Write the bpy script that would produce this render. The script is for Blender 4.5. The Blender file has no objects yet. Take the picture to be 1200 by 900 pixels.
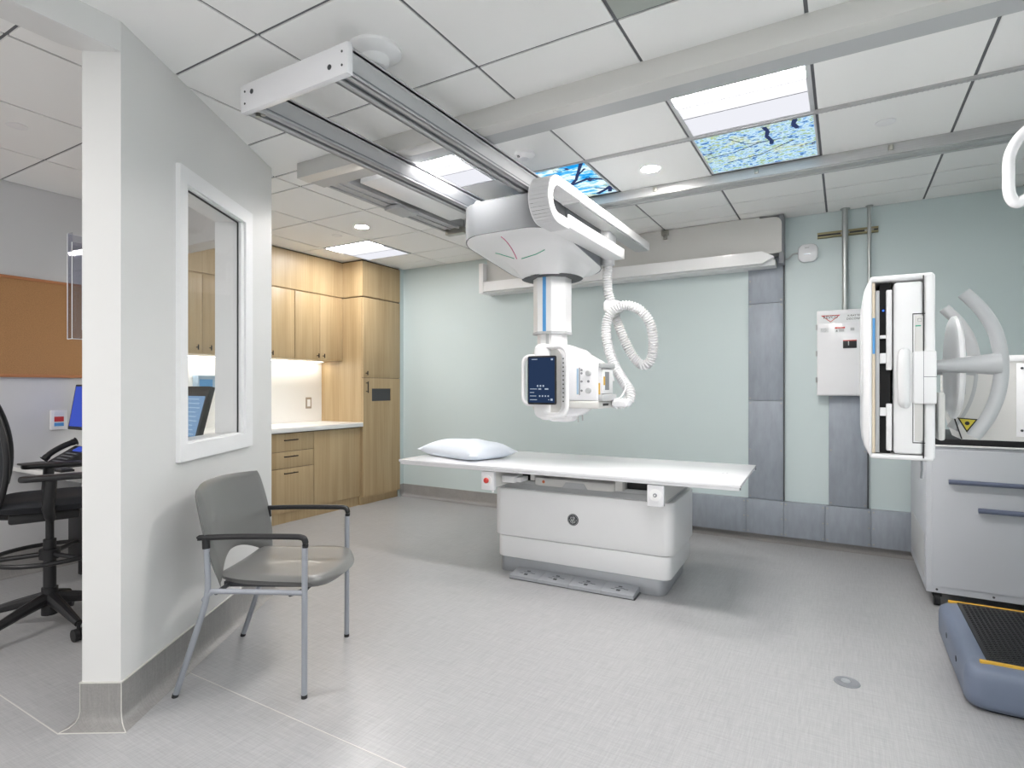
import bpy, bmesh, math, random
from mathutils import Vector, Matrix
random.seed(7)
COL = bpy.context.scene.collection
PI = math.pi

# ------------------------------------------------------------------ materials
def lin(c):
    r = []
    for v in c[:3]:
        v = v / 255.0
        r.append(v / 12.92 if v <= 0.04045 else ((v + 0.055) / 1.055) ** 2.4)
    return (r[0], r[1], r[2], 1.0)

def mat(name, rgb, rough=0.5, metal=0.0, spec=0.5, coat=0.0, noise=0.0, nscale=40.0, bump=0.0, bscale=200.0):
    m = bpy.data.materials.new(name); m.use_nodes = True
    nt = m.node_tree; b = nt.nodes['Principled BSDF']
    b.inputs['Base Color'].default_value = lin(rgb)
    b.inputs['Roughness'].default_value = rough
    b.inputs['Metallic'].default_value = metal
    b.inputs['Specular IOR Level'].default_value = spec
    b.inputs['Coat Weight'].default_value = coat
    tc = nt.nodes.new('ShaderNodeTexCoord')
    if noise > 0:
        n = nt.nodes.new('ShaderNodeTexNoise'); n.inputs['Scale'].default_value = nscale; n.inputs['Detail'].default_value = 3
        nt.links.new(tc.outputs['Object'], n.inputs['Vector'])
        hs = nt.nodes.new('ShaderNodeMixRGB'); hs.blend_type = 'MULTIPLY'; hs.inputs['Fac'].default_value = noise
        hs.inputs['Color1'].default_value = lin(rgb)
        rp = nt.nodes.new('ShaderNodeValToRGB'); rp.color_ramp.elements[0].position = 0.3; rp.color_ramp.elements[1].position = 0.7
        nt.links.new(n.outputs['Fac'], rp.inputs['Fac']); nt.links.new(rp.outputs['Color'], hs.inputs['Color2'])
        nt.links.new(hs.outputs['Color'], b.inputs['Base Color'])
    if bump > 0:
        n2 = nt.nodes.new('ShaderNodeTexNoise'); n2.inputs['Scale'].default_value = bscale
        nt.links.new(tc.outputs['Object'], n2.inputs['Vector'])
        bp = nt.nodes.new('ShaderNodeBump'); bp.inputs['Strength'].default_value = bump; bp.inputs['Distance'].default_value = 0.002
        nt.links.new(n2.outputs['Fac'], bp.inputs['Height']); nt.links.new(bp.outputs['Normal'], b.inputs['Normal'])
    return m

def emit(name, rgb, strength):
    m = bpy.data.materials.new(name); m.use_nodes = True
    nt = m.node_tree; nt.nodes.clear()
    e = nt.nodes.new('ShaderNodeEmission'); e.inputs['Color'].default_value = lin(rgb); e.inputs['Strength'].default_value = strength
    o = nt.nodes.new('ShaderNodeOutputMaterial'); nt.links.new(e.outputs[0], o.inputs[0])
    return m

def wood_mat(name, rgb1, rgb2):
    m = bpy.data.materials.new(name); m.use_nodes = True
    nt = m.node_tree; b = nt.nodes['Principled BSDF']; b.inputs['Roughness'].default_value = 0.38
    g = nt.nodes.new('ShaderNodeNewGeometry')
    mp = nt.nodes.new('ShaderNodeMapping'); mp.inputs['Scale'].default_value = (70, 70, 1.6)
    nt.links.new(g.outputs['Position'], mp.inputs['Vector'])
    n = nt.nodes.new('ShaderNodeTexNoise'); n.inputs['Scale'].default_value = 1.0; n.inputs['Detail'].default_value = 4; n.inputs['Roughness'].default_value = 0.6
    nt.links.new(mp.outputs[0], n.inputs['Vector'])
    mp2 = nt.nodes.new('ShaderNodeMapping'); mp2.inputs['Scale'].default_value = (9, 9, 0.7)
    nt.links.new(g.outputs['Position'], mp2.inputs['Vector'])
    n2 = nt.nodes.new('ShaderNodeTexNoise'); n2.inputs['Scale'].default_value = 1.0
    nt.links.new(mp2.outputs[0], n2.inputs['Vector'])
    mx = nt.nodes.new('ShaderNodeMath'); mx.operation = 'ADD'
    nt.links.new(n.outputs['Fac'], mx.inputs[0]); nt.links.new(n2.outputs['Fac'], mx.inputs[1])
    rp = nt.nodes.new('ShaderNodeValToRGB'); e = rp.color_ramp.elements
    e[0].position = 0.38; e[0].color = lin(rgb2); e[1].position = 0.62; e[1].color = lin(rgb1)
    dv = nt.nodes.new('ShaderNodeMath'); dv.operation = 'MULTIPLY'; dv.inputs[1].default_value = 0.5
    nt.links.new(mx.outputs[0], dv.inputs[0]); nt.links.new(dv.outputs[0], rp.inputs['Fac'])
    nt.links.new(rp.outputs['Color'], b.inputs['Base Color'])
    return m

def floor_mat(name, c1, c2, rough=0.32):
    m = bpy.data.materials.new(name); m.use_nodes = True
    nt = m.node_tree; b = nt.nodes['Principled BSDF']; b.inputs['Roughness'].default_value = rough
    b.inputs['Specular IOR Level'].default_value = 0.45
    g = nt.nodes.new('ShaderNodeNewGeometry'); outs = []
    for sc in ((14, 420, 14), (420, 14, 420), (6, 130, 6), (130, 6, 130)):
        mp = nt.nodes.new('ShaderNodeMapping'); mp.inputs['Scale'].default_value = sc
        nt.links.new(g.outputs['Position'], mp.inputs['Vector'])
        n = nt.nodes.new('ShaderNodeTexNoise'); n.inputs['Scale'].default_value = 1.0; n.inputs['Detail'].default_value = 2
        nt.links.new(mp.outputs[0], n.inputs['Vector']); outs.append(n.outputs['Fac'])
    a = outs[0]
    for o in outs[1:]:
        ad = nt.nodes.new('ShaderNodeMath'); ad.operation = 'ADD'; nt.links.new(a, ad.inputs[0]); nt.links.new(o, ad.inputs[1]); a = ad.outputs[0]
    ml = nt.nodes.new('ShaderNodeMath'); ml.operation = 'MULTIPLY'; ml.inputs[1].default_value = 0.25; nt.links.new(a, ml.inputs[0])
    rp = nt.nodes.new('ShaderNodeValToRGB'); e = rp.color_ramp.elements
    e[0].position = 0.36; e[0].color = lin(c2); e[1].position = 0.64; e[1].color = lin(c1)
    nt.links.new(ml.outputs[0], rp.inputs['Fac']); nt.links.new(rp.outputs['Color'], b.inputs['Base Color'])
    bp = nt.nodes.new('ShaderNodeBump'); bp.inputs['Strength'].default_value = 0.12; bp.inputs['Distance'].default_value = 0.001
    nt.links.new(ml.outputs[0], bp.inputs['Height']); nt.links.new(bp.outputs['Normal'], b.inputs['Normal'])
    return m

def brushed(name, rgb, rough=0.32, metal=0.9, scale=(3, 200, 200)):
    m = bpy.data.materials.new(name); m.use_nodes = True
    nt = m.node_tree; b = nt.nodes['Principled BSDF']
    b.inputs['Metallic'].default_value = metal; b.inputs['Roughness'].default_value = rough
    g = nt.nodes.new('ShaderNodeNewGeometry')
    mp = nt.nodes.new('ShaderNodeMapping'); mp.inputs['Scale'].default_value = scale
    nt.links.new(g.outputs['Position'], mp.inputs['Vector'])
    n = nt.nodes.new('ShaderNodeTexNoise'); n.inputs['Scale'].default_value = 1.0; n.inputs['Detail'].default_value = 3
    nt.links.new(mp.outputs[0], n.inputs['Vector'])
    rp = nt.nodes.new('ShaderNodeValToRGB'); e = rp.color_ramp.elements
    e[0].color = lin([v * 0.9 for v in rgb]); e[1].color = lin([min(255, v * 1.06) for v in rgb])
    nt.links.new(n.outputs['Fac'], rp.inputs['Fac']); nt.links.new(rp.outputs['Color'], b.inputs['Base Color'])
    return m

M = {}
M['wall'] = mat('wall_paint_white', (220, 220, 219), 0.45, bump=0.03)
M['wall_cool'] = mat('wall_paint_offwhite', (208, 208, 210), 0.6, bump=0.03)
M['green'] = mat('wall_paint_green', (203, 216, 217), 0.38, bump=0.03)
M['tile'] = mat('ceiling_tile', (244, 244, 243), 0.85, bump=0.06, bscale=400)
M['grid'] = mat('ceiling_grid', (104, 106, 110), 0.6)
M['gridlight'] = mat('ceiling_tee', (198, 200, 203), 0.5)
M['floor'] = floor_mat('floor_linen_vinyl', (178, 178, 179), (153, 153, 155))
M['cove'] = floor_mat('cove_vinyl', (156, 154, 152), (136, 134, 133), 0.4)
M['weld'] = mat('weld_line', (205, 203, 198), 0.4)
M['white'] = mat('white_plastic', (238, 238, 239), 0.35, coat=0.1)
M['white_gloss'] = mat('white_enamel', (237, 237, 240), 0.22, coat=0.3)
M['offwhite'] = mat('offwhite_plastic', (212, 211, 208), 0.42)
M['ltgrey'] = mat('light_grey_plastic', (182, 184, 186), 0.42)
M['silver'] = mat('silver_paint', (172, 175, 180), 0.36, metal=0.35)
M['carriage_silver'] = mat('carriage_silver', (116, 118, 121), 0.6, metal=0.1)
M['midgrey'] = mat('mid_grey', (128, 131, 136), 0.45)
M['dkgrey'] = mat('dark_grey', (66, 68, 72), 0.5)
M['black'] = mat('black_plastic', (24, 24, 27), 0.45)
M['blackmatt'] = mat('black_matt', (14, 14, 15), 0.8)
M['blackfab'] = mat('black_mesh_fabric', (36, 38, 44), 0.75, noise=0.35, nscale=600)
M['alu'] = mat('aluminium_rail', (186, 187, 189), 0.5, metal=0.2)
M['alux'] = brushed('brushed_aluminium_long', (190, 191, 192), 0.36, 0.5, (3, 200, 200))
M['galv'] = brushed('galvanised_panel', (154, 161, 171), 0.45, 0.15, (30, 30, 8))
M['strut'] = brushed('yellow_zinc_strut', (176, 168, 132), 0.4, 0.8, (3, 100, 100))
M['conduit'] = brushed('conduit_steel', (186, 190, 190), 0.35, 0.8, (100, 100, 3))
M['wood'] = wood_mat('rift_oak', (188, 165, 128), (170, 146, 108))
M['wooddark'] = mat('door_gap', (58, 42, 28), 0.7)
M['solid'] = mat('solid_surface_white', (236, 236, 234), 0.25)
M['bronze'] = mat('dark_bronze_pull', (48, 38, 34), 0.35, metal=0.6)
M['cork'] = mat('cork_board', (190, 142, 96), 0.9, noise=0.35, nscale=260)
M['corkframe'] = mat('cork_trim', (178, 118, 76), 0.55)
M['vinyl'] = mat('grey_vinyl_upholstery', (108, 108, 107), 0.34, coat=0.15, bump=0.04, bscale=500)
M['frame'] = mat('silver_powder_frame', (160, 164, 172), 0.36, metal=0.35)
M['bluegrey'] = mat('blue_grey_plastic', (112, 122, 142), 0.42)
M['yellow'] = mat('safety_yellow', (214, 170, 60), 0.6)
M['red'] = mat('red_plastic', (206, 66, 58), 0.35)
M['blue'] = mat('blue_stripe', (90, 160, 220), 0.4)
M['green_l'] = mat('green_line', (70, 170, 140), 0.5)
M['pink_l'] = mat('pink_line', (206, 96, 140), 0.5)
M['cream'] = mat('cream_plastic', (222, 208, 186), 0.45)
M['paperwhite'] = mat('label_white', (232, 234, 236), 0.5)
M['pillow'] = mat('pillow_case', (226, 233, 242), 0.8, bump=0.12, bscale=60)
M['hose'] = mat('hose_white', (216, 216, 218), 0.42)
M['deskwood'] = mat('desk_edge_taupe', (164, 152, 138), 0.5)
M['steel'] = mat('stainless', (170, 168, 160), 0.28, metal=0.9)
M['vent'] = mat('vent_grey_green', (168, 174, 168), 0.6)
M['olive'] = mat('label_yellow', (206, 190, 60), 0.5)
M['screen_off'] = mat('console_glass', (16, 20, 30), 0.12)
M['screen_navy'] = emit('console_screen', (40, 56, 84), .52)
M['ui'] = emit('screen_marks', (190, 205, 225), 0.42)
M['screen_blue'] = emit('monitor_blue', (66, 86, 184), 0.5)
M['screen_pale'] = emit('monitor_pale', (132, 166, 205), 0.45)
M['screen_line'] = emit('monitor_lines', (176, 200, 222), 0.5)
LIGHT = 46.0
M['troffer'] = emit('troffer_diffuser', (255, 251, 247), LIGHT)
M['troffer_dim'] = emit('troffer_side_diffuser', (246, 247, 255), 0.46)
M['troffer_mid'] = emit('troffer_centre_diffuser', (250, 250, 255), 0.52)
M['troffer_corner'] = emit('troffer_diffuser_corner', (253, 251, 251), LIGHT*.52)
M['troffer_far'] = emit('troffer_diffuser_far', (254, 251, 250), LIGHT*0.9)
M['down'] = emit('downlight_lens', (255, 250, 243), 190.0)
M['strip'] = emit('cabinet_light_strip', (255, 246, 232), 9.0)
M['pupil'] = emit('blue_indicator', (60, 110, 230), 1.0)
# glass
def glass_mat(name, tint, rough=0.0, alpha=0.12):
    m = bpy.data.materials.new(name); m.use_nodes = True
    nt = m.node_tree; nt.nodes.clear()
    t = nt.nodes.new('ShaderNodeBsdfTransparent'); t.inputs[0].default_value = tint
    g = nt.nodes.new('ShaderNodeBsdfGlossy'); g.inputs['Roughness'].default_value = rough
    mx = nt.nodes.new('ShaderNodeMixShader'); o = nt.nodes.new('ShaderNodeOutputMaterial')
    mx.inputs[0].default_value = 0.06; nt.links.new(t.outputs[0], mx.inputs[1]); nt.links.new(g.outputs[0], mx.inputs[2]); nt.links.new(mx.outputs[0], o.inputs[0])
    return m
M['glass'] = glass_mat('window_glass', (0.955, 0.96, 0.958, 1))
M['acrylic'] = glass_mat('clear_acrylic', (0.86, 0.86, 0.90, 1))

def sky_panel(name, blue):
    m = bpy.data.materials.new(name); m.use_nodes = True
    nt = m.node_tree; nt.nodes.clear()
    g = nt.nodes.new('ShaderNodeNewGeometry')
    def noise(scale, detail, sx=1, sy=1, off=0):
        mp = nt.nodes.new('ShaderNodeMapping'); mp.inputs['Scale'].default_value = (sx, sy, 1); mp.inputs['Location'].default_value = (off, off * 0.7, 0)
        nt.links.new(g.outputs['Position'], mp.inputs['Vector'])
        n = nt.nodes.new('ShaderNodeTexNoise'); n.inputs['Scale'].default_value = scale; n.inputs['Detail'].default_value = detail; n.inputs['Roughness'].default_value = 0.65
        nt.links.new(mp.outputs[0], n.inputs['Vector']); return n.outputs['Fac']
    def ramp(src, stops):
        r = nt.nodes.new('ShaderNodeValToRGB'); el = r.color_ramp.elements
        el[0].position, el[0].color = stops[0][0], lin(stops[0][1]); el[1].position, el[1].color = stops[-1][0], lin(stops[-1][1])
        for p, c in stops[1:-1]:
            q = el.new(p); q.color = lin(c)
        nt.links.new(src, r.inputs['Fac']); return r.outputs['Color']
    if blue:
        base = ramp(noise(8, 5, 1, 2.2), [(0.40, (30, 150, 225)), (0.47, (110, 200, 245)), (0.52, (215, 240, 250)), (0.6, (235, 250, 250)), (0.68, (90, 180, 235))])
    else:
        base = ramp(noise(36, 9, 0.8, 1.3), [(0.36, (58, 84, 140)), (0.43, (100, 160, 215)), (0.49, (205, 226, 240)), (0.54, (170, 208, 225)), (0.59, (140, 168, 110)), (0.66, (196, 200, 150))])
    leaf = ramp(noise(5, 3, 1, 1, 3.1), [(0.54, (0, 0, 0)), (0.62, (200, 200, 200))])
    gold = ramp(noise(48, 8, 1, 1.4, 7.0), [(0.40, (128, 142, 70)), (0.5, (206, 208, 120)), (0.6, (235, 245, 250))])
    mx = nt.nodes.new('ShaderNodeMixRGB'); nt.links.new(leaf, mx.inputs['Fac']); nt.links.new(base, mx.inputs['Color1']); nt.links.new(gold, mx.inputs['Color2'])
    dark = ramp(noise(9, 6, 1, 1, 11.3), [(0.33, (255, 255, 255)), (0.39, (0, 0, 0))])
    mx2 = nt.nodes.new('ShaderNodeMixRGB'); mx2.inputs['Color2'].default_value = lin((56, 62, 100))
    nt.links.new(dark, mx2.inputs['Fac']); nt.links.new(mx.outputs[0], mx2.inputs['Color1'])
    e = nt.nodes.new('ShaderNodeEmission'); e.inputs['Strength'].default_value = 0.6
    nt.links.new(mx2.outputs[0], e.inputs['Color'])
    o = nt.nodes.new('ShaderNodeOutputMaterial'); nt.links.new(e.outputs[0], o.inputs[0])
    return m
M['sky_blue'] = sky_panel('backlit_branches_blue', True)
M['sky_leaf'] = sky_panel('backlit_leaves', False)
M['branch'] = emit('backlit_branch_dark', (50, 62, 100), 0.55)

# ------------------------------------------------------------------ mesh builder
class MB:
    def __init__(s, T=None): s.bm = bmesh.new(); s.T = T or Matrix.Identity(4); s.mi = 0
    def _fin(s, verts):
        faces = set()
        for v in verts:
            for f in v.link_faces: faces.add(f)
        for f in faces: f.material_index = s.mi
    def box(s, x0, x1, y0, y1, z0, z1, bev=0.0, seg=2):
        r = bmesh.ops.create_cube(s.bm, size=1.0, matrix=Matrix.Translation(((x0+x1)/2, (y0+y1)/2, (z0+z1)/2)) @ Matrix.Diagonal((x1-x0, y1-y0, z1-z0, 1)))
        vs = r['verts']; s._fin(vs)
        if bev > 0:
            es = list({e for v in vs for e in v.link_edges})
            rr = bmesh.ops.bevel(s.bm, geom=es, offset=bev, segments=seg, profile=0.5, affect='EDGES', material=-1)
        return s
    def rbox(s, x0, x1, y0, y1, z0, z1, r=0.05, axis='z', bev=0.0, seg=6):
        # rounded-rectangle prism along axis
        if axis == 'z': pts = rrect(x0, x1, y0, y1, r, seg); f = lambda p, t: (p[0], p[1], t); a, b = z0, z1
        elif axis == 'y': pts = rrect(x0, x1, z0, z1, r, seg); f = lambda p, t: (p[0], t, p[1]); a, b = y0, y1
        else: pts = rrect(y0, y1, z0, z1, r, seg); f = lambda p, t: (t, p[0], p[1]); a, b = x0, x1
        if bev <= 0: rings = [(0, a), (0, b)]
        else:
            rings = [(bev, a), (bev * 0.3, a + bev * 0.3), (0, a + bev), (0, b - bev), (bev * 0.3, b - bev * 0.3), (bev, b)]
        cx = sum(p[0] for p in pts) / len(pts); cy = sum(p[1] for p in pts) / len(pts)
        w = max(p[0] for p in pts) - cx; h = max(p[1] for p in pts) - cy
        R = []
        for ins, t in rings:
            sx = (w - ins) / w; sy = (h - ins) / h
            R.append([f((cx + (p[0]-cx)*sx, cy + (p[1]-cy)*sy), t) for p in pts])
        return s.loft(R)
    def loft(s, rings, caps=True, closed=True):
        rv = [[s.bm.verts.new(p) for p in r] for r in rings]
        n = len(rv[0]); fs = []
        for a, b in zip(rv, rv[1:]):
            for i in range(n if closed else n-1):
                j = (i+1) % n
                try: fs.append(s.bm.faces.new((a[i], a[j], b[j], b[i])))
                except ValueError: pass
        if caps and closed:
            try: fs.append(s.bm.faces.new(list(reversed(rv[0]))))
            except ValueError: pass
            try: fs.append(s.bm.faces.new(rv[-1]))
            except ValueError: pass
        for f in fs: f.material_index = s.mi
        return s
    def cyl(s, p0, p1, r0, r1=None, n=20, caps=True):
        p0 = Vector(p0); p1 = Vector(p1); r1 = r0 if r1 is None else r1
        d = (p1-p0).normalized(); a = d.orthogonal().normalized(); b = d.cross(a)
        ring = lambda c, r: [c + (a*math.cos(2*PI*i/n) + b*math.sin(2*PI*i/n))*r for i in range(n)]
        return s.loft([ring(p0, r0), ring(p1, r1)], caps)
    def tube(s, pts, r, n=12, closed=False, flat=1.0, up=None, caps=True):
        P = [Vector(p) for p in pts]; rings = []; m = len(P)
        prev = None
        for i, p in enumerate(P):
            if closed: t = (P[(i+1) % m] - P[i-1]).normalized()
            else: t = (P[min(i+1, m-1)] - P[max(i-1, 0)]).normalized()
            if up is not None: a = Vector(up) - t * Vector(up).dot(t); a = a.normalized() if a.length > 1e-5 else t.orthogonal().normalized()
            elif prev is None: a = t.orthogonal().normalized()
            else:
                a = prev - t * prev.dot(t); a.normalize()
            prev = a; b = t.cross(a)
            rr = r[i] if isinstance(r, (list, tuple)) else r
            rings.append([p + a*math.cos(2*PI*k/n)*rr*flat + b*math.sin(2*PI*k/n)*rr for k in range(n)])
        if closed: rings.append(rings[0]); 
        if closed:
            rv = [[s.bm.verts.new(q) for q in rg] for rg in rings[:-1]]
            for i in range(m):
                A = rv[i]; B = rv[(i+1) % m]
                off = min(range(n), key=lambda o: (A[0].co - B[o].co).length)
                for k in range(n):
                    f = s.bm.faces.new((A[k], A[(k+1) % n], B[(k+1+off) % n], B[(k+off) % n])); f.material_index = s.mi
            return s
        return s.loft(rings, caps)
    def prism(s, pts, axis, a, b):
        if axis == 'z': f = lambda p, t: (p[0], p[1], t)
        elif axis == 'y': f = lambda p, t: (p[0], t, p[1])
        else: f = lambda p, t: (t, p[0], p[1])
        return s.loft([[f(p, a) for p in pts], [f(p, b) for p in pts]])
    def lathe(s, prof, c=(0, 0, 0), n=32, axis='z'):
        rings = []
        for r, h in prof:
            r = max(r, 1e-4); rg = []
            for i in range(n):
                u, v = r*math.cos(2*PI*i/n), r*math.sin(2*PI*i/n)
                if axis == 'z': q = (c[0]+u, c[1]+v, c[2]+h)
                elif axis == 'y': q = (c[0]+u, c[1]+h, c[2]+v)
                else: q = (c[0]+h, c[1]+u, c[2]+v)
                rg.append(q)
            rings.append(rg)
        return s.loft(rings)
    def quad(s, a, b, c, d):
        f = s.bm.faces.new([s.bm.verts.new(p) for p in (a, b, c, d)]); f.material_index = s.mi; return s
    def cushion(s, fn, n=16, m=16):
        # fn(u,v,side) -> point, u,v in -1..1; side +1 top, -1 bottom, rim shared
        top = {}; bot = {}
        for i in range(n+1):
            for j in range(m+1):
                u = -1 + 2*i/n; v = -1 + 2*j/m
                top[i, j] = s.bm.verts.new(fn(u, v, 1))
                if i in (0, n) or j in (0, m): bot[i, j] = top[i, j]
                else: bot[i, j] = s.bm.verts.new(fn(u, v, -1))
        for i in range(n):
            for j in range(m):
                f = s.bm.faces.new((top[i, j], top[i+1, j], top[i+1, j+1], top[i, j+1])); f.material_index = s.mi
                f = s.bm.faces.new((bot[i, j+1], bot[i+1, j+1], bot[i+1, j], bot[i, j])); f.material_index = s.mi
        return s
    def build(s, name, mats, parent=None, angle=35, loc=None, rotz=0):
        bmesh.ops.recalc_face_normals(s.bm, faces=s.bm.faces[:])
        if s.T != Matrix.Identity(4): bmesh.ops.transform(s.bm, matrix=s.T, verts=s.bm.verts[:])
        me = bpy.data.meshes.new(name); s.bm.to_mesh(me); s.bm.free()
        if not isinstance(mats, (list, tuple)): mats = [mats]
        for m in mats: me.materials.append(M[m] if isinstance(m, str) else m)
        for p in me.polygons: p.use_smooth = True
        me.set_sharp_from_angle(angle=math.radians(angle))
        o = bpy.data.objects.new(name, me); COL.objects.link(o)
        if parent is not None: o.parent = parent
        if loc: o.location = loc
        if rotz: o.rotation_euler[2] = rotz
        return o

def rrect(x0, x1, y0, y1, r, seg=6):
    pts = []
    for cx, cy, a0 in ((x1-r, y1-r, 0), (x0+r, y1-r, 90), (x0+r, y0+r, 180), (x1-r, y0+r, 270)):
        for i in range(seg+1):
            a = math.radians(a0 + 90*i/seg); pts.append((cx + r*math.cos(a), cy + r*math.sin(a)))
    return pts

def smooth_path(pts, k=8, closed=False):
    P = [Vector(p) for p in pts]; out = []; n = len(P)
    rng = range(n) if closed else range(n-1)
    for i in rng:
        if closed: p0, p1, p2, p3 = P[i-1], P[i], P[(i+1) % n], P[(i+2) % n]
        else: p0, p1, p2, p3 = P[max(i-1, 0)], P[i], P[i+1], P[min(i+2, n-1)]
        for j in range(k):
            t = j/k
            out.append(0.5*((2*p1) + (-p0+p2)*t + (2*p0-5*p1+4*p2-p3)*t*t + (-p0+3*p1-3*p2+p3)*t**3))
    if not closed: out.append(P[-1])
    return out

def thing(name, label, cat, loc=(0, 0, 0), rotz=0.0, group=None):
    o = bpy.data.objects.new(name, None); COL.objects.link(o); o.empty_display_size = 0.1
    o.location = loc; o.rotation_euler[2] = rotz
    o['label'] = label; o['category'] = cat
    if group: o['group'] = group
    return o
def tag(o, label, cat, group=None):
    o['label'] = label; o['category'] = cat
    if group: o['group'] = group
    return o
def struct(o): o['kind'] = 'structure'; return o
def dup(root, loc, label, group=None, rotz=None):
    r = root.copy(); COL.objects.link(r); r.location = loc
    if rotz is not None: r.rotation_euler[2] = rotz
    r['label'] = label
    if group: r['group'] = group
    for ch in list(root.children):
        c = ch.copy(); COL.objects.link(c); c.parent = r
        for g in list(ch.children):
            d = g.copy(); COL.objects.link(d); d.parent = c
    return r
def text_mesh(mb, s, size, T, depth=0.0006):
    cu = bpy.data.curves.new('t', 'FONT'); cu.body = s; cu.size = size; cu.extrude = depth; cu.align_x = 'CENTER'; cu.align_y = 'CENTER'; cu.resolution_u = 2
    ob = bpy.data.objects.new('t', cu); COL.objects.link(ob)
    bpy.context.view_layer.update()
    me = bpy.data.meshes.new_from_object(ob.evaluated_get(bpy.context.evaluated_depsgraph_get()))
    me.transform(T); n0 = len(mb.bm.faces); mb.bm.from_mesh(me); mb.bm.faces.ensure_lookup_table()
    for f in mb.bm.faces[n0:]: f.material_index = mb.mi
    bpy.data.objects.remove(ob); bpy.data.meshes.remove(me); bpy.data.curves.remove(cu)
# text facing -y (reads left to right along +x)
def TXT(x, y, z): return Matrix.Translation((x, y, z)) @ Matrix.Rotation(PI/2, 4, 'X')

CE = 2.602       # ceiling height
P0 = Vector((-2.312, 1.091, 0)); PL = Vector((-0.5285, 0.849, 0)).normalized(); PN = Vector((PL.y, -PL.x, 0))
PLEN = 1.417; PT = 0.14
TP = Matrix(((PL.x, PN.x, 0, P0.x), (PL.y, PN.y, 0, P0.y), (0, 0, 1, 0), (0, 0, 0, 1)))   # local (s, t, z): t=0 is the exam-room face, t<0 inside the wall
def pw(s, t, z=0): return TP @ Vector((s, t, z))

# ================================================================== SETTING
YB = 5.05; XR = 1.04; XL = -4.75; XA = -5.03; YF = -1.7
mb = MB(); mb.box(-5.2, XR+0.1, YF-0.1, YB+0.1, -0.1, 0)
mb.mi = 1
WA, WB, WC = (-2.47, 1.442, 0), (-1.4, 1.438, 0), (1.0, 1.432, 0)
WD, WE = (-2.447, 0.948, 0), (-4.7, 0.955, 0)
def weld(a, b, w=0.004):
    a = Vector(a); b = Vector(b); d = (b-a).normalized(); n = Vector((-d.y, d.x, 0))*w/2
    mb.loft([[a+n, a-n, a-n+Vector((0, 0, .0008)), a+n+Vector((0, 0, .0008))], [b+n, b-n, b-n+Vector((0, 0, .0008)), b+n+Vector((0, 0, .0008))]])
weld(WA, WB); weld(WB, WC)
weld(WD, WE)
struct(mb.build('floor', ['floor', 'weld']))

def wallbox(name, m, x0, x1, y0, y1, z0=0, z1=CE+0.1):
    return struct(MB().box(x0, x1, y0, y1, z0, z1).build(name, m))
wallbox('wall_back', 'green', -5.2, XR+0.1, YB, YB+0.1)
wallbox('wall_right', 'green', XR, XR+0.1, YF, YB)
wallbox('wall_left', 'wall_cool', XL-0.1, XL-.003, YF, 2.44)
wallbox('wall_alcove', 'wall', XA-0.1, XA-.003, 2.44, YB)
wallbox('wall_stub', 'green', XA, -4.40, 4.985, YB)
struct(MB().prism([(XA, 2.30), (-3.10, 2.30), (-3.30, 2.44), (XA, 2.44)], 'z', 2.24, CE+0.05).build('wall_header', 'wall'))
# header over the wide opening to the control room (runs along y)
mb = MB(); mb.prism([(-2.312, 1.091), (-2.431, 1.017), (-2.452, 0.96), (-2.452, YF), (-2.312, YF)], 'z', 2.49, CE+0.05)
struct(mb.build('wall_opening', 'wall'))
# partition with window hole (local s,t,z)
S0, S1, Z0w, Z1w = 0.424, 1.010, 0.992, 2.158
mb = MB(TP)
mb.box(0, S0, -PT, 0, 0, CE+0.05); mb.box(S1, PLEN, -PT, 0, 0, CE+0.05); mb.box(S0, S1, -PT, 0, 0, Z0w); mb.box(S0, S1, -PT, 0, Z1w, CE+0.05)
struct(mb.build('wall_partition', 'wall'))

# window in the partition
wn = bpy.data.objects.new('window_1', None); COL.objects.link(wn); struct(wn)
mb = MB(TP)
for (a, b, c, d) in ((0.361, 0.423, 0.922, 2.222), (1.012, 1.098, 0.922, 2.222), (0.423, 1.012, 0.922, 0.998), (0.423, 1.012, 2.150, 2.222)):
    mb.box(a, b, 0.0, 0.020, c, d)
for (a, b, c, d) in ((0.423, 0.428, 0.998, 2.15), (0.978, 1.012, 0.998, 2.15), (0.423, 1.012, 0.998, 1.006), (0.423, 1.012, 2.142, 2.150)):
    mb.box(a, b, -0.03, 0.008, c, d)
# inner lining of the reveal
for (a, b, c, d) in ((0.424, 0.427, 1.0, 2.15), (1.004, 1.010, 1.0, 2.15), (0.424, 1.0, 0.996, 1.0), (0.424, 1.0, 2.15, 2.154)):
    mb.box(a, b, -PT-0.004, -0.03, c, d)
o = mb.build('window_frame', 'white', wn); struct(o)
mb = MB(TP); mb.box(0.428, 0.978, -0.018, -0.012, 1.006, 2.142)
struct(mb.build('pane', 'glass', wn))
mb = MB(TP)
mb.box(0.428, 0.975, -0.011, -0.006, 2.134, 2.142); mb.box(0.970, 0.978, -0.011, -0.006, 1.006, 2.142)
struct(mb.build('gasket', 'black', wn))

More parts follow.
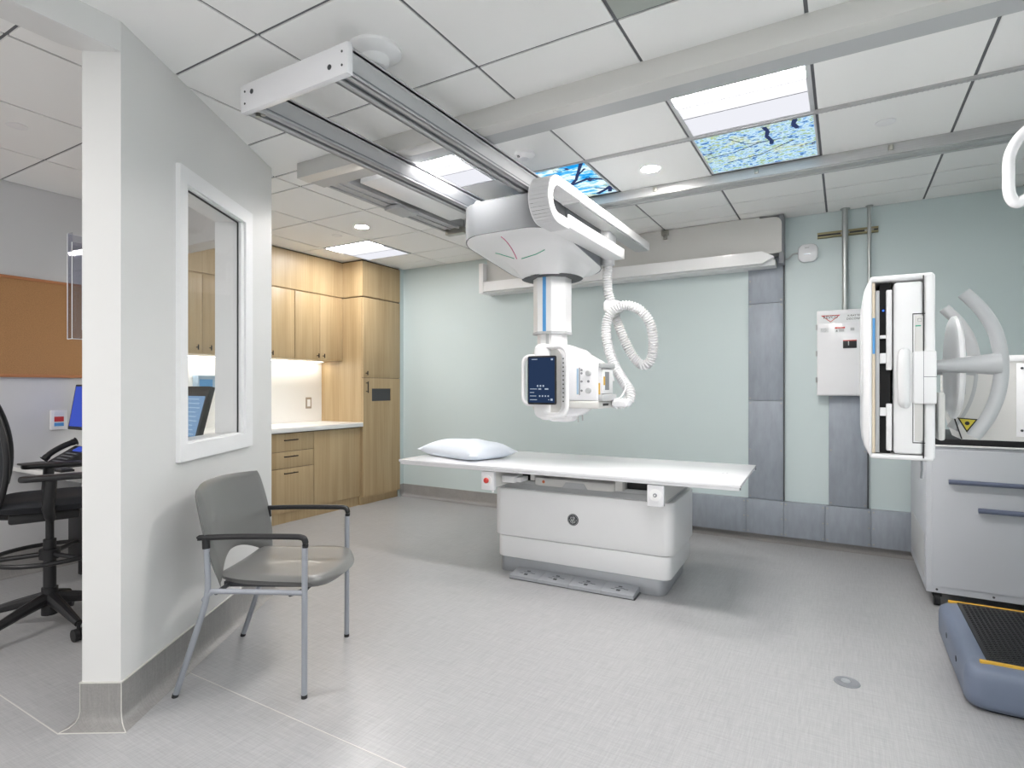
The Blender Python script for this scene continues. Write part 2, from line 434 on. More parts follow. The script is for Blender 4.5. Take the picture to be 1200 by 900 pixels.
# coved vinyl base round the partition
def cove_ring(o_, z):
    return [pw(PLEN, o_, z), pw(-o_, o_, z), pw(-o_, -PT-o_, z), pw(1.25, -PT-o_, z)]
prof = [(0.0, 0.157), (0.004, 0.157), (0.004, 0.055), (0.007, 0.035), (0.014, 0.018), (0.028, 0.007), (0.05, 0.001)]
mb = MB()
mb.loft([cove_ring(a, z) for a, z in prof], caps=False, closed=False)
mb.mi = 1
mb.loft([cove_ring(a, z) for a, z in [(0, .157), (0.007, .157), (0.007, .162), (0, .162)]], caps=False, closed=False)
for sgn_s, t0 in ((-1, 0),):
    pts = [pw(-a-.0006, a+.0006, z) for a, z in prof[1:]]; mb.tube(pts, 0.0018, 6)
    pts = [pw(-a-.0006, -PT-a-.0006, z) for a, z in prof[1:]]; mb.tube(pts, 0.0018, 6)
mb.tube([pw(-.05, .05, .001), pw(-.05, -PT-.05, .001)], 0.002, 6)
struct(mb.build('baseboard_partition', ['cove', 'weld'], angle=60))
def base_run(name, rings_at, h=0.14):
    mb = MB(); pr = [(0.0, h), (0.004, h), (0.004, 0.05), (0.008, 0.03), (0.018, 0.012), (0.045, 0.001)]
    mb.loft([rings_at(a, z) for a, z in pr], caps=False, closed=False)
    return struct(mb.build(name, 'cove', angle=60))
base_run('baseboard_back', lambda a, z: [(-4.40+a, 4.985, z), (-4.40+a, YB-a, z), (XR-a, YB-a, z), (XR-a, YF, z)])
base_run('baseboard_left', lambda a, z: [(XL+a, YF, z), (XL+a, 2.44, z)], 0.16)

# ceiling: tiles with shadow gaps over a dark plane, clipped along the partition
def cells(xs, ys, skip=()):
    r = []
    for a, b in zip(xs, xs[1:]):
        for c, d in zip(ys, ys[1:]):
            if any(abs(a-k[0]) < .05 and abs(c-k[1]) < .05 for k in skip): continue
            r.append((a, b, c, d))
    return r
def tiles(region_cells, clips, gap=0.007):
    t = bmesh.new()
    for (a, b, c, d) in region_cells:
        g = gap
        bmesh.ops.create_cube(t, size=1, matrix=Matrix.Translation(((a+b)/2, (c+d)/2, CE+0.012)) @ Matrix.Diagonal((b-a-2*g, d-c-2*g, 0.024, 1)))
    for co, no in clips:
        bmesh.ops.bisect_plane(t, geom=t.verts[:]+t.edges[:]+t.faces[:], plane_co=co, plane_no=no, clear_outer=True)
    return t
mb = MB()
SKIP = [(-0.73, 2.565), (-0.73, 3.16), (-1.95, 3.16), (-2.56, 2.565), (-4.39, 3.86), (-0.73, 1.40)]
XG = [-0.73, -0.12, 0.49, XR]; XALL = [-2.56, -1.95, -1.34] + XG
rear_fill_lights = [(-1.34, -0.43), (0.49-0.61, -0.43), (-1.95, 0.79)]
batches = []
batches.append((cells([-2.45] + XALL[1:], [YF, -1.04, -0.43, 0.18, 0.79, 1.40], skip=[]), [(Vector((-2.33, 0, 0)), Vector((-1, 0, 0))), (Vector((0, 1.06, 0)), Vector((0, 1, 0)))]))
Lmid = P0 - PN*0.07
batches.append((cells([-3.78, -3.17, -2.56, -1.95, -1.34, -0.73, -0.12, 0.49, XR], [0.79, 1.40, 2.01, 2.40], skip=SKIP), [(Vector((0, 1.06, 0)), Vector((0, -1, 0))), (Lmid, -PN)]))
batches.append((cells([-5.03, -4.39, -3.78, -3.17, -2.56], [2.40, 2.60, 3.19, 3.86, 4.47, 4.78, YB], skip=SKIP), []))
batches.append((cells([-2.56, -1.95, -1.34, -0.73, -0.12, 0.49, XR], [2.40, 2.565, 3.16, 3.80, 4.45, 4.75, YB], skip=SKIP), []))
XC = [-4.75, -4.12, -3.445, -2.78, -2.1]
batches.append((cells(XC, [YF, -0.92, -0.31, 0.30, 0.91, 1.53]), [(Vector((-2.40, 0, 0)), Vector((1, 0, 0))), (Vector((0, 1.06, 0)), Vector((0, 1, 0)))]))
batches.append((cells(XC, [0.91, 1.53, 2.15, 2.32]), [(Vector((0, 1.06, 0)), Vector((0, -1, 0))), (Lmid, PN)]))
for cl, clips in batches:
    t = tiles(cl, clips); me = bpy.data.meshes.new('x'); t.to_mesh(me); t.free(); mb.bm.from_mesh(me); bpy.data.meshes.remove(me)
mb.mi = 1
mb.box(-5.2, XR+0.1, YF-0.1, YB+0.1, CE+0.006, CE+0.1)
for a, b, c, d in cells([-2.56, -1.95, -1.34, -0.73, -0.12, 0.49, XR], [3.16, 3.80, 4.45, 4.75]): pass
struct(mb.build('ceiling', ['tile', 'grid'], angle=20))

# ================================================================== CEILING FIXTURES
def troffer(x0, y0, label, x1=None, y1=None, lens='troffer'):
    x1 = x1 or x0+0.61; y1 = y1 or y0+0.61
    t = thing('ceiling_light', label, 'ceiling light', (x0, y0, CE), 0, 'recessed square ceiling lights')
    w, h = x1-x0, y1-y0
    mb = MB()
    for (a, b, c, d) in ((0.006, 0.026, 0.006, h-.006), (w-.026, w-.006, 0.006, h-.006), (.026, w-.026, .006, .018), (.026, w-.026, h-.018, h-.006)):
        mb.box(a, b, c, d, -0.004, 0.005)
    mb.mi = 1
    mb.box(0.026, w-.026, h*0.385, h*0.392, -0.0045, 0.005)
    mb.box(0.026, w-.026, h*0.60, h*0.606, -0.0045, 0.005)
    mb.build('frame', ['gridlight', 'grid'], t)
    mb = MB(); mb.box(.026, w-.026, .018, h*.385, -0.001, 0.005); mb.build('side_diffuser', lens, t)
    mb = MB(); mb.box(.026, w-.026, h*.39, h*.60, -0.003, 0.005); mb.build('centre_diffuser', 'troffer_mid', t)
    mb = MB(); mb.box(.026, w-.026, h*.605, h-.018, -0.001, 0.005); mb.build('side_diffuser', 'troffer_dim', t)
    return t
troffer(-0.73, 2.565, 'large square troffer light beside the leafy backlit panel, right of the overhead x-ray unit', -0.12, 3.16)
troffer(-2.56, 2.565, 'square troffer light seen between the rails of the overhead bridge', -1.95, 3.16, 'troffer_far')
troffer(-4.39, 3.86, 'square troffer light in front of the tall oak cabinet', -3.78, 4.47, 'troffer_corner')
# unseen troffers added out of view as fill light for the room
for (x, y) in ((-1.34, -0.43), (-0.12, -0.43)):
    troffer(x, y, 'added unseen square troffer light in the rear part of the room', lens='troffer_corner')
troffer(-0.12, 0.79, 'added unseen square troffer light just above and ahead of the viewpoint', lens='troffer_corner')  # added out of view to brighten the partition face
t = troffer(-3.43, -0.92, 'unseen square troffer light over the control room')  # lamp out of view, lights the control room

def downlight(x, y, label):
    t = thing('downlight', label, 'downlight', (x, y, CE), 0, 'round recessed downlights')
    MB().lathe([(0.052, -0.001), (0.062, -0.004), (0.066, -0.001), (0.066, 0.003), (0.052, 0.003)], n=32).build('trim_ring', 'white', t)
    MB().lathe([(0.0001, -0.0015), (0.052, -0.0015), (0.052, 0.0035), (0.0001, 0.0035)], n=32).build('lens', 'down', t)
downlight(-1.041, 3.483, 'lit round downlight just right of the cable chain, near the leafy panel')
downlight(-3.52, 3.516, 'lit round downlight near the oak cabinets')
for (x, y) in ((0.18, 3.473), (-3.909, 3.602), (-3.70, 1.256)):
    t = tag(MB().lathe([(0.0001, -0.006), (0.036, -0.006), (0.045, -0.003), (0.046, 0.003), (0.0001, 0.003)], (x, y, CE), n=28).build('sprinkler_cover', 'white'), {0.18: 'small unlit white disc cover on the ceiling right of the leafy panel', -3.909: 'small white disc cover on the ceiling near the oak cabinets', -3.70: 'small white disc cover on the control room ceiling'}[x], 'ceiling cover', 'round ceiling disc covers')

def sky(x0, x1, y0, y1, m, label, branches):
    t = thing('backlit_panel', label, 'ceiling panel', (x0, y0, CE), 0, 'backlit nature ceiling panels')
    w, h = x1-x0, y1-y0
    mb = MB()
    for (a, b, c, d) in ((0.006, 0.016, 0.006, h-.006), (w-.016, w-.006, 0.006, h-.006), (.016, w-.016, .006, .014), (.016, w-.016, h-.014, h-.006)):
        mb.box(a, b, c, d, -0.004, 0.005)
    mb.build('frame', 'gridlight', t)
    mb = MB(); mb.box(.016, w-.016, .014, h-.014, -0.001, 0.005)
    mb.mi = 1
    for pts, r in branches:
        P = [Vector((p[0]*w, p[1]*h, -0.0015)) for p in pts]
        for a, b in zip(P, P[1:]):
            d = (b-a).normalized(); n = Vector((-d.y, d.x, 0))*r
            mb.loft([[a+n, a-n, a-n+Vector((0, 0, .001)), a+n+Vector((0, 0, .001))], [b+n*.75, b-n*.75, b-n*.75+Vector((0, 0, .001)), b+n*.75+Vector((0, 0, .001))]])
    mb.build('picture_panel', [m, 'branch'], t)
sky(-0.73, -0.12, 3.16, 3.77, 'sky_leaf', 'leafy backlit ceiling panel beside the large square light', [
    ([(0.05, .55), (0.3, 0.52), (.55, .40), (.8, .42)], .004), ([(0.3, .2), (.42, .38), (0.55, .42)], .003), ([(0.6, .1), (.62, .2), (.60, .3), (.63, .42), (.62, .5)], .012), ([(.83, .0), (.84, .08), (.82, .16), (.85, .26)], .014), ([(.8, .5), (.5, .7), (.2, .75)], .004)])
sky(-1.95, -1.34, 3.16, 3.77, 'sky_blue', 'blue-sky backlit ceiling panel of branches above the cable chain', [
    ([(.95, .02), (.80, .28), (0.72, .42), (.55, .60)], .012), ([(.98, .55), (.85, .45), (.6, .55), (.3, .9)], .014), ([(.92, .18), (.78, .32)], .007), ([(.75, .95), (.9, .85), (.97, .78), (.9, .95)], .016), ([(.3, .05), (.35, .3), (.2, .5)], .01), ([(.98, .9), (.8, .75)], .008)])
mb = MB()
mb.box(-0.72, -0.13, 1.41, 2.0, CE-.003, CE+.005)
tag(mb.build('ceiling_vent', 'vent'), 'flat grey-green return air panel at the top edge of the picture', 'vent')

# smoke detector (large dome) and small camera
t = thing('smoke_detector', 'large white domed detector on the ceiling behind the near end of the bridge', 'smoke detector', (-1.63, 1.70, CE))
MB().lathe([(0.105, 0.0), (0.105, -0.012), (0.092, -0.022), (0.062, -0.03), (0.058, -0.034)], n=40).build('mounting_plate', 'white', t)
MB().lathe([(0.058, -0.03), (0.056, -0.055), (0.044, -0.07), (0.0001, -0.076)], n=32).build('sensor_dome', 'white', t)
t = thing('ceiling_sensor', 'small white round sensor with a dark lens on the ceiling beside the bridge', 'sensor', (-1.60, 2.886, CE))
MB().lathe([(0.06, 0.0), (0.058, -0.014), (0.036, -0.026), (0.03, -0.034), (0.0001, -0.036)], n=32).build('body', 'white', t)
MB().cyl((-0.02, -0.03, -0.022), (-0.024, -0.038, -0.026), 0.008).build('lens', 'black', t)

# white ceiling beam (covers the front stationary support), its end at the left
mb = MB(); mb.box(-2.86, XR-.01, 2.32, 2.41, CE-0.092, CE+.004, 0.003)
mb.mi = 1; mb.box(-2.85, XR-.012, 2.41, 2.52, CE-0.088, CE-0.07)
tag(mb.build('ceiling_beam', ['offwhite', 'ltgrey']), 'long white box beam crossing the ceiling above the bridge rails', 'beam')
# rear stationary rail along x
t = thing('stationary_rail', 'long aluminium ceiling rail running behind the leafy backlit panel', 'ceiling rail', (0, 0, 0))
mb = MB()
mb.box(-2.85, XR-.01, 3.785, 3.80, CE-0.062, CE-.001); mb.box(-2.85, XR-.01, 3.80, 3.83, CE-0.066, CE-.02, .003)
mb.box(-2.85, XR-.01, 3.83, 3.89, CE-0.058, CE-.001); mb.box(-2.85, XR-.01, 3.89, 3.915, CE-0.066, CE-.001, .003)
mb.build('rail_profile', 'alux', t)
for x in (-2.4, -1.1, -0.47, 0.22, 0.85):
    MB().box(x-.012, x+.012, 3.772, 3.79, CE-0.04, CE-.012, .003).build('bracket', 'steel', t)
# thin perforated strut on the ceiling
mb = MB(); mb.box(-1.34, XR-.01, 3.148, 3.168, CE-0.014, CE+.001)
for i in range(118):
    x = -1.32 + i*0.02; mb.box(x, x+.008, 3.151, 3.165, CE-0.0165, CE-.013)
tag(mb.build('ceiling_strut', 'alux'), 'thin perforated metal strut along the ceiling between light and leafy panel', 'strut')
# side rail along y on the left with a junction box
t = thing('side_rail', 'grey aluminium rail on the ceiling left of the bridge', 'ceiling rail')
mb = MB(); mb.box(-2.83, -2.66, 2.42, 3.78, CE-.075, CE-.05, .003); mb.box(-2.83, -2.81, 2.42, 3.78, CE-.085, CE-.0); mb.box(-2.68, -2.66, 2.42, 3.78, CE-.085, CE-.0); mb.box(-2.755, -2.735, 2.42, 3.78, CE-.083, CE-.074)
mb.build('rail_profile', 'alu', t)
MB().box(-2.79, -2.64, 3.0, 3.2, CE-.115, CE-.085, .006).build('junction_box', 'ltgrey', t)
MB().box(-2.80, -2.62, 3.72, 3.78, CE-.12, CE-.07, .004).build('end_bracket', 'steel', t)
tag(MB().box(-2.59, -2.37, 2.574, 3.50, 2.512, CE-.006, .003).build('cable_box', 'white'), 'white square ceiling duct left of the bridge next to the side rail', 'duct')

# ------------------------------------------------------------------ bridge
t = thing('overhead_bridge', 'movable overhead bridge of two aluminium rails with a white end cap', 'overhead rail', (-1.87, 1.49, 2.395))
def rail_prof(x):
    mb = MB()
    mb.box(x, x+.088, 0.02, 2.4, 0.088, 0.108); mb.box(x, x+.010, 0.02, 2.4, 0.0, 0.10, .002); mb.box(x+.078, x+.088, 0.02, 2.4, 0.0, 0.10, .002)
    mb.box(x-.004, x+.03, 0.02, 2.4, 0.0, 0.009, .002); mb.box(x+.058, x+.092, 0.02, 2.4, 0.0, 0.009, .002)
    mb.box(x+.01, x+.078, 0.02, 2.4, 0.05, 0.056)
    mb.mi = 1
    mb.box(x+.03, x+.058, .02, 2.4, .012, .03)
    mb.box(x+.088, x+.0905, .02, 2.4, .012, .017); mb.box(x-.0025, x, .02, 2.4, .012, .017)
    return mb.build('rail', ['alu', 'midgrey'], t)
rail_prof(-0.30); rail_prof(0.215)
mb = MB(); mb.box(-0.308, 0.312, -0.006, 0.022, -0.004, 0.112, 0.003)
mb.mi = 1
for x in (-.28, .285):
    for z in (.03, .08): mb.cyl((x, -0.008, z), (x, -.005, z), 0.0045, n=10)
mb.cyl((-.235, -0.008, .07), (-.235, -.005, .07), 0.010, n=14); mb.cyl((.22, -0.008, .04), (.22, -.005, .04), 0.010, n=14)
mb.build('end_cap', ['white_gloss', 'dkgrey'], t)
mb = MB(); mb.cyl((-.27, .05, -.006), (-.27, .05, .02), .012, n=12); mb.cyl((-.245, .055, -.002), (-.245, .055, .02), .010, n=12); mb.box(-.285, -.22, .03, .07, .01, .025, .003)
mb.build('end_stop', 'steel', t)
mb = MB(); mb.box(-.308, .312, 2.39, 2.42, -.004, .112, .003); mb.build('end_cap', 'white_gloss', t)

# ------------------------------------------------------------------ overhead x-ray unit
CX, CY = -1.70, 3.45
X = thing('overhead_xray_unit', 'white ceiling-hung x-ray tube unit with telescopic column and touchscreen over the table', 'x-ray machine', (CX, CY, 0))
def TX(x, y, z): return (x-CX, y-CY, z)
# carriage: silver band above, white shell below
bx0, bx1, by0, by1 = -2.12, -1.43, 2.90, 3.82
def ring(ins, zf, r=0.20, cx=None):
    return [TX(p[0], p[1], zf(p[1])) for p in rrect(bx0+ins, bx1-ins, by0+ins, by1-ins, r, 8)]
zb = lambda y: 2.18 - 0.13*(y-by0)/0.9
mb = MB(); mb.loft([ring(0.03, lambda y: 2.392), ring(0.0, lambda y: 2.375), ring(0.0, zb), ring(0.02, lambda y: zb(y)-.001)])
mb.build('carriage_cover', 'carriage_silver', X, angle=40)
mb = MB(); mb.prism([(y-CY, zb(y)+d) for y, d in ((3.08, -.004), (3.35, -.004), (3.62, -.004), (3.62, .16), (3.08, .16))], 'x', bx1-CX-.004, bx1-CX+.004); mb.build('side_shade', 'midgrey', X)  # grey sheet stands in for the shade on the carriage's right side
def blend(k, zf):
    out = []; base = rrect(bx0+.004, bx1-.004, by0+.004, by1-.004, 0.20, 8)
    n = len(base)
    for p in base:
        a = math.atan2(p[1]-CY+0.0, p[0]-CX)
        q = (CX+0.205*math.cos(a), CY+0.205*math.sin(a))
        x = p[0]*(1-k)+q[0]*k; y = p[1]*(1-k)+q[1]*k
        out.append(TX(x, y, zf(k, p[1])))
    return out
zz = lambda k, y: zb(y)*(1-k**2.5)+1.985*k**2.5 - .012*min(1, k*8)
mb = MB(); mb.loft([blend(0, lambda k, y: zb(y)+.002)] + [blend(k, zz) for k in (0.0, 0.03, .08, .16, .28, .42, .56, .7, .84, .94, 1.0)])
mb.build('lower_shell', 'white', X, angle=60)
mb = MB(); mb.lathe([(0.150, 1.99), (0.19, 1.982), (0.205, 1.975), (0.19, 1.97), (0.135, 1.972)], (0, 0, 0), n=40)
mb.build('column_collar', 'dkgrey', X)
# three coloured alignment marks under the shell
def mark(a, b, m):
    P = []
    for i in range(9):
        k = i/8; x = a[0]*(1-k)+b[0]*k; y = a[1]*(1-k)+b[1]*k
        P.append((x, y))
    return P
def shell_z(x, y):
    # numeric: cast onto shell polygons
    best = 9
    ob = bpy.data.objects['lower_shell']
    ok, loc, nor, idx = ob.ray_cast(Vector((x-CX, y-CY, 1.5)), Vector((0, 0, 1)))
    return loc.z if ok else 2.1
for a, b, m in (((-1.805, 2.96), (-1.815, 3.17), 'pink_l'), ((-1.96, 3.145), (-1.835, 3.17), 'green_l'), ((-1.78, 3.17), (-1.60, 3.14), 'green_l')):
    mb = MB(); mb.tube([(x-CX, y-CY, shell_z(x, y)-.0005) for x, y in mark(a, b, m)], 0.003, 6)
    mb.build('alignment_mark', m, X)
# coupling box + ring on top of the carriage
mb = MB(); mb.box(-0.35, -0.04, -0.34, -0.28, 2.385, 2.42, .006); mb.box(-0.05, .04, -0.36, -0.30, 2.385, 2.45, .006); mb.build('cable_coupler', 'midgrey', X)
mb = MB(); mb.tube([(-0.32+0.022*math.cos(a), -0.42, 2.41+0.022*math.sin(a)) for a in [2*PI*i/16 for i in range(16)]], .007, 8, closed=True); mb.build('lifting_eye', 'white', X)

def octa(r, cut=0.42):
    c = r*cut; return [(-c, -r), (c, -r), (r, -c), (r, c), (c, r), (-c, r), (-r, c), (-r, -c)]
def col(r, z0, z1, name, m):
    mb = MB(); mb.loft([[(p[0], p[1], z) for p in octa(r)] for z in (z0, z1)]); return mb.build(name, m, X)
o = col(0.118, 1.605, 1.985, 'outer_column', 'white')
mb = MB(); mb.box(-0.0125, 0.0125, -0.1195, -0.117, 1.612, 1.985); mb.build('blue_stripe', 'blue', o)
mb = MB(); mb.loft([[(p[0], p[1], z) for p in octa(0.121)] for z in (1.6, 1.616)]); mb.build('column_rim', 'ltgrey', o)
o = col(0.093, 1.44, 1.61, 'inner_column', 'white')
mb = MB(); mb.box(-0.001, 0.022, -0.0945, -0.092, 1.5, 1.605); mb.build('guide_slot', 'ltgrey', o)

# tube head : axis-aligned, beam towards +x
def sup(cx, cy, cz, ax, ay, az, e=0.7, n=28, m=18):
    rings = []
    sg = lambda v, p: math.copysign(abs(v)**p, v)
    for j in range(m+1):
        ph = -PI/2 + PI*j/m; rg = []
        for i in range(n):
            th = 2*PI*i/n
            rg.append((cx+ax*sg(math.cos(ph), e)*sg(math.cos(th), e), cy+ay*sg(math.cos(ph), e)*sg(math.sin(th), e), cz+az*sg(math.sin(ph), e)))
        rings.append(rg)
    return rings
mb = MB(); mb.loft(sup(.105, 0.0, 1.285, 0.205, 0.175, 0.232, 0.72)); mb.build('tube_housing', 'white_gloss', X, angle=70)
mb = MB(); mb.rbox(-.03, .16, -0.04, .10, 1.02, 1.30, .05, 'y', .02); mb.rbox(-.05, .09, -.14, .0, 1.035, 1.2, .05, 'y', .02); mb.build('lower_housing', 'white', X, angle=50)
# cable elbows at the back of the tube
mb = MB(); mb.tube(smooth_path([(0.06, .05, 1.50), (0.16, .06, 1.47), (.26, .08, 1.41), (.33, .10, 1.36), (.36, .10, 1.28)]), .042, 14); mb.build('cable_elbow', 'white', X, angle=70)
# front bezel and screen
fy = 3.30-CY
mb = MB(); mb.rbox(-0.055, 0.175, fy-.02, fy+.09, 1.055, 1.525, .07, 'y', .012); mb.build('front_bezel', 'white', X, angle=50)
mb = MB(); mb.rbox(-0.040, 0.075, fy-.045, fy+.03, 1.05, 1.53, .045, 'y', .012); mb.build('screen_mount', 'white', X, angle=50)
mb = MB(); mb.rbox(-.062, .150, fy-.026, fy-.018, 1.08, 1.50, .06, 'y'); mb.build('keypad_panel', 'offwhite', X)
sc_y = 3.2-CY
mb = MB(); mb.rbox(-.049, .152, sc_y-.008, sc_y+.006, 1.140, 1.447, .012, 'y', .003); o = mb.build('touchscreen', 'black', X)
mb = MB(); mb.rbox(-.03, .10, sc_y+.006, fy+.0, 1.17, 1.42, .03, 'y'); mb.build('screen_backing', 'white', X)
mb = MB(); mb.box(-.040, .143, sc_y-.0095, sc_y-.008, 1.152, 1.436); mb.mi = 1
yy = sc_y-.0102
def mk(x0, x1, z0, z1): mb.box(x0, x1, yy, yy+.001, z0, z1)
mk(-.018, .022, 1.423, 1.427); mk(.118, .132, 1.418, 1.428)
for i in range(3): mk(.02+i*.02, .03+i*.02, 1.252, 1.263)
for i, (z, w) in enumerate(((1.236, .05), (1.214, .03), (1.192, .045), (1.168, .05))): mk(-.03, -.03+w, z, z+.004)
for i in range(4): mk(.035+i*.02, .044+i*.02, 1.189, 1.198)
mk(.03, .05, 1.234, 1.242); mk(.075, .10, 1.234, 1.242); mk(.10, .106, 1.168, 1.174); mk(.115, .130, 1.165, 1.178)
mb.build('display', ['screen_navy', 'ui'], o)
# right key column & marks on bezel
mb = MB()
for i in range(11):
    z = 1.43-i*.027
    mb.box(.160, .168, fy-.028, fy-.026, z-.004, z+.004)
    mb.box(.180, .192, fy-.028, fy-.026, z-.003, z+.003); 
mb.build('key_marks', 'dkgrey', X)
# handles : left loop and right loop
def loop(x0, x1, z0, z1, r, y, k=0.05):
    return [(p[0], y, p[1]) for p in rrect(x0, x1, z0, z1, k, 6)]
pts = loop(-.105, -.0, 1.135, 1.455, 0, sc_y+.02, .05)
left = [(-.02, sc_y+.03, 1.448), (-.05, sc_y+.02, 1.447)] + [(-.092+.045*(1-math.sin(a)), sc_y+.015, 1.402+.045*math.cos(a)) for a in [PI/12*i for i in range(1, 6)]] + [(-.093, sc_y+.015, 1.38), (-.093, sc_y+.015, 1.20)] + [(-.092+.045*(1-math.cos(a)), sc_y+.015, 1.185-.045*math.sin(a)) for a in [PI/12*i for i in range(1, 6)]] + [(-.02, sc_y+.03, 1.138)]
mb = MB(); mb.tube(left, .013, 12); mb.build('handle', 'white', X, angle=70)
right = [(.02, fy-.02, 1.507), (.10, fy-.045, 1.503)] + [(.145+.055*math.sin(a), fy-.05, 1.45+.055*math.cos(a)) for a in [PI/12*i for i in range(0, 7)]] + [(.20, fy-.05, 1.40), (.20, fy-.05, 1.14)] + [(.145+.055*math.cos(a), fy-.05, 1.13-.055*math.sin(a)) for a in [PI/12*i for i in range(0, 7)]] + [(.08, fy-.045, 1.075), (.03, fy-.03, 1.09)]
mb = MB(); mb.tube(right, .0145, 12); mb.build('handle', 'white', X, angle=70)
# collimator
c0, c1 = 0.205, 0.405; cy0, cy1 = 3.25-CY, 3.51-CY
mb = MB(); mb.box(c0, c1, cy0, cy1, 1.165, 1.402, .010, 3); col_o = mb.build('collimator', 'white_gloss', X)
mb = MB(); mb.box(c0+.002, c1+.006, cy0-.002, cy1, 1.118, 1.164, .008, 3); mb.build('collimator_base', 'offwhite', X)
mb = MB()
mb.mi = 0
mb.box(c0+.062, c0+.074, cy0-.0025, cy0, 1.205, 1.365); mb.build('light_bar', 'screen_line', col_o)
mb = MB()
for z in (1.355, 1.335, 1.285, 1.228): mb.cyl((c0+.095, cy0, z), (c0+.095, cy0-.004, z), .007, n=12)
mb.cyl((c0+.14, cy0, 1.285), (c0+.14, cy0-.004, 1.285), .008, n=12); mb.box(c0+.078, c0+.084, cy0-.002, cy0, 1.20, 1.37)
mb.build('button_row', 'midgrey', col_o)
for z in (1.335, 1.228):
    MB().lathe([(.0001, -.016), (.015, -.016), (.018, -.01), (.018, 0)], (c0+.14, cy0, z), n=20, axis='y').build('knob', 'ltgrey', col_o)
ex = c1
mb = MB(); mb.box(ex, ex+.02, cy0+.01, cy1-.01, 1.368, 1.398, .004); mb.build('filter_rail', 'ltgrey', col_o)
mb = MB(); mb.box(ex, ex+.03, cy0+.01, cy1-.01, 1.165, 1.205, .004); mb.build('filter_rail', 'ltgrey', col_o)
mb = MB(); mb.box(ex, ex+.012, cy0+.06, cy1-.03, 1.212, 1.362, .004); mb.build('exit_window', 'white', col_o)
mb = MB(); mb.box(ex+.012, ex+.0135, cy0+.09, cy1-.10, 1.232, 1.345); mb.build('window_pane', 'midgrey', col_o)
mb = MB(); mb.box(ex+.0, ex+.002, cy0+.012, cy0+.035, 1.205, 1.275); mb.box(ex+.012, ex+.0145, cy0+.065, cy0+.088, 1.262, 1.315); mb.build('warning_label', 'yellow', col_o)
mb = MB(); mb.box(ex+.006, ex+.0085, cy0+.07, cy0+.16, 1.134, 1.148); mb.build('socket', 'black', X)
mb = MB(); mb.tube(smooth_path([(ex+.02, cy1, 1.36), (ex+.06, cy1+.02, 1.30), (ex+.075, cy1+.03, 1.25), (ex+.05, cy1+.02, 1.19), (ex+.02, cy1, 1.17)]), .006, 8); mb.build('cable_loop', 'white', X, angle=70)
mb = MB(); mb.rbox(ex+.01, ex+.12, cy1-.06, cy1+.03, 1.125, 1.175, .02, 'y', .01); mb.build('hose_terminal', 'white_gloss', X, angle=50)
mb = MB(); mb.tube([(0.19, .0, 1.09), (.19, .0, 1.02)], .005, 8); mb.tube([(0.22, .0, 1.09), (.22, .0, 1.03)], .005, 8); mb.build('hook', 'ltgrey', X)

# corrugated hose
H = [(-1.43, 3.78, 2.12), (-1.435, 3.78, 2.0), (-1.425, 3.78, 1.90), (-1.40, 3.80, 1.80), (-1.37, 3.83, 1.68), (-1.33, 3.85, 1.57), (-1.285, 3.87, 1.475), (-1.235, 3.88, 1.415), (-1.185, 3.87, 1.405), (-1.145, 3.86, 1.455),
     (-1.125, 3.83, 1.56), (-1.135, 3.79, 1.68), (-1.19, 3.75, 1.765), (-1.265, 3.72, 1.80), (-1.34, 3.70, 1.785), (-1.395, 3.69, 1.72), (-1.405, 3.68, 1.62), (-1.38, 3.66, 1.51), (-1.325, 3.63, 1.39), (-1.255, 3.60, 1.29), (-1.20, 3.57, 1.22), (-1.20, 3.54, 1.165), (-1.24, 3.51, 1.145), (-1.29, 3.49, 1.148)]
hp = smooth_path([TX(*p) for p in H], 40)
L = 0; rr = []; fine = [hp[0]]
for a, b in zip(hp, hp[1:]):
    L += (b-a).length
acc = 0; rr = [0.034]
for a, b in zip(hp, hp[1:]):
    acc += (b-a).length; rr.append(0.0315 + 0.0042*math.sin(acc/0.017*2*PI)); fine.append(b)
mb = MB(); mb.tube(fine, rr, 14); mb.build('corrugated_hose', 'hose', X, angle=80)
mb = MB(); mb.rbox(-1.435-CX, -1.33-CX, 3.70-CY, 3.82-CY, 1.765, 1.845, .02, 'y', .01); mb.build('hose_clamp', 'white_gloss', X, angle=50)
mb = MB(); mb.cyl(TX(-1.43, 3.78, 2.10), TX(-1.43, 3.78, 2.165), .046, n=24); mb.box(-1.47-CX, -1.39-CX, 3.74-CY, 3.84-CY, 2.15, 2.34, .006); mb.box(-1.56-CX, -1.38-CX, 3.66-CY, 3.74-CY, 2.23, 2.34, .004)
mb.build('hose_bracket', 'white', X)
# energy chain : a C loop in the plane x ~ -1.36
cx0, cx1 = -1.43, -1.31
mb = MB(); mb.box(cx0-CX, cx1-CX, 3.02-CY, 4.37-CY, 2.315, 2.372, .003); mb.mi = 1; mb.box(cx0+.012-CX, cx1-.012-CX, 3.03-CY, 4.36-CY, 2.309, 2.316); mb.build('upper_cable_tray', ['white', 'ltgrey'], X)
mb = MB(); mb.box(cx1-.006-CX, cx1-CX, 2.86-CY, 3.78-CY, 2.135, 2.20, .002); mb.box(cx0-CX, cx1-CX, 2.86-CY, 3.78-CY, 2.130, 2.142, .002); mb.box(cx0-CX, cx0+.006-CX, 2.86-CY, 3.78-CY, 2.135, 2.19); mb.build('lower_cable_tray', 'white', X)
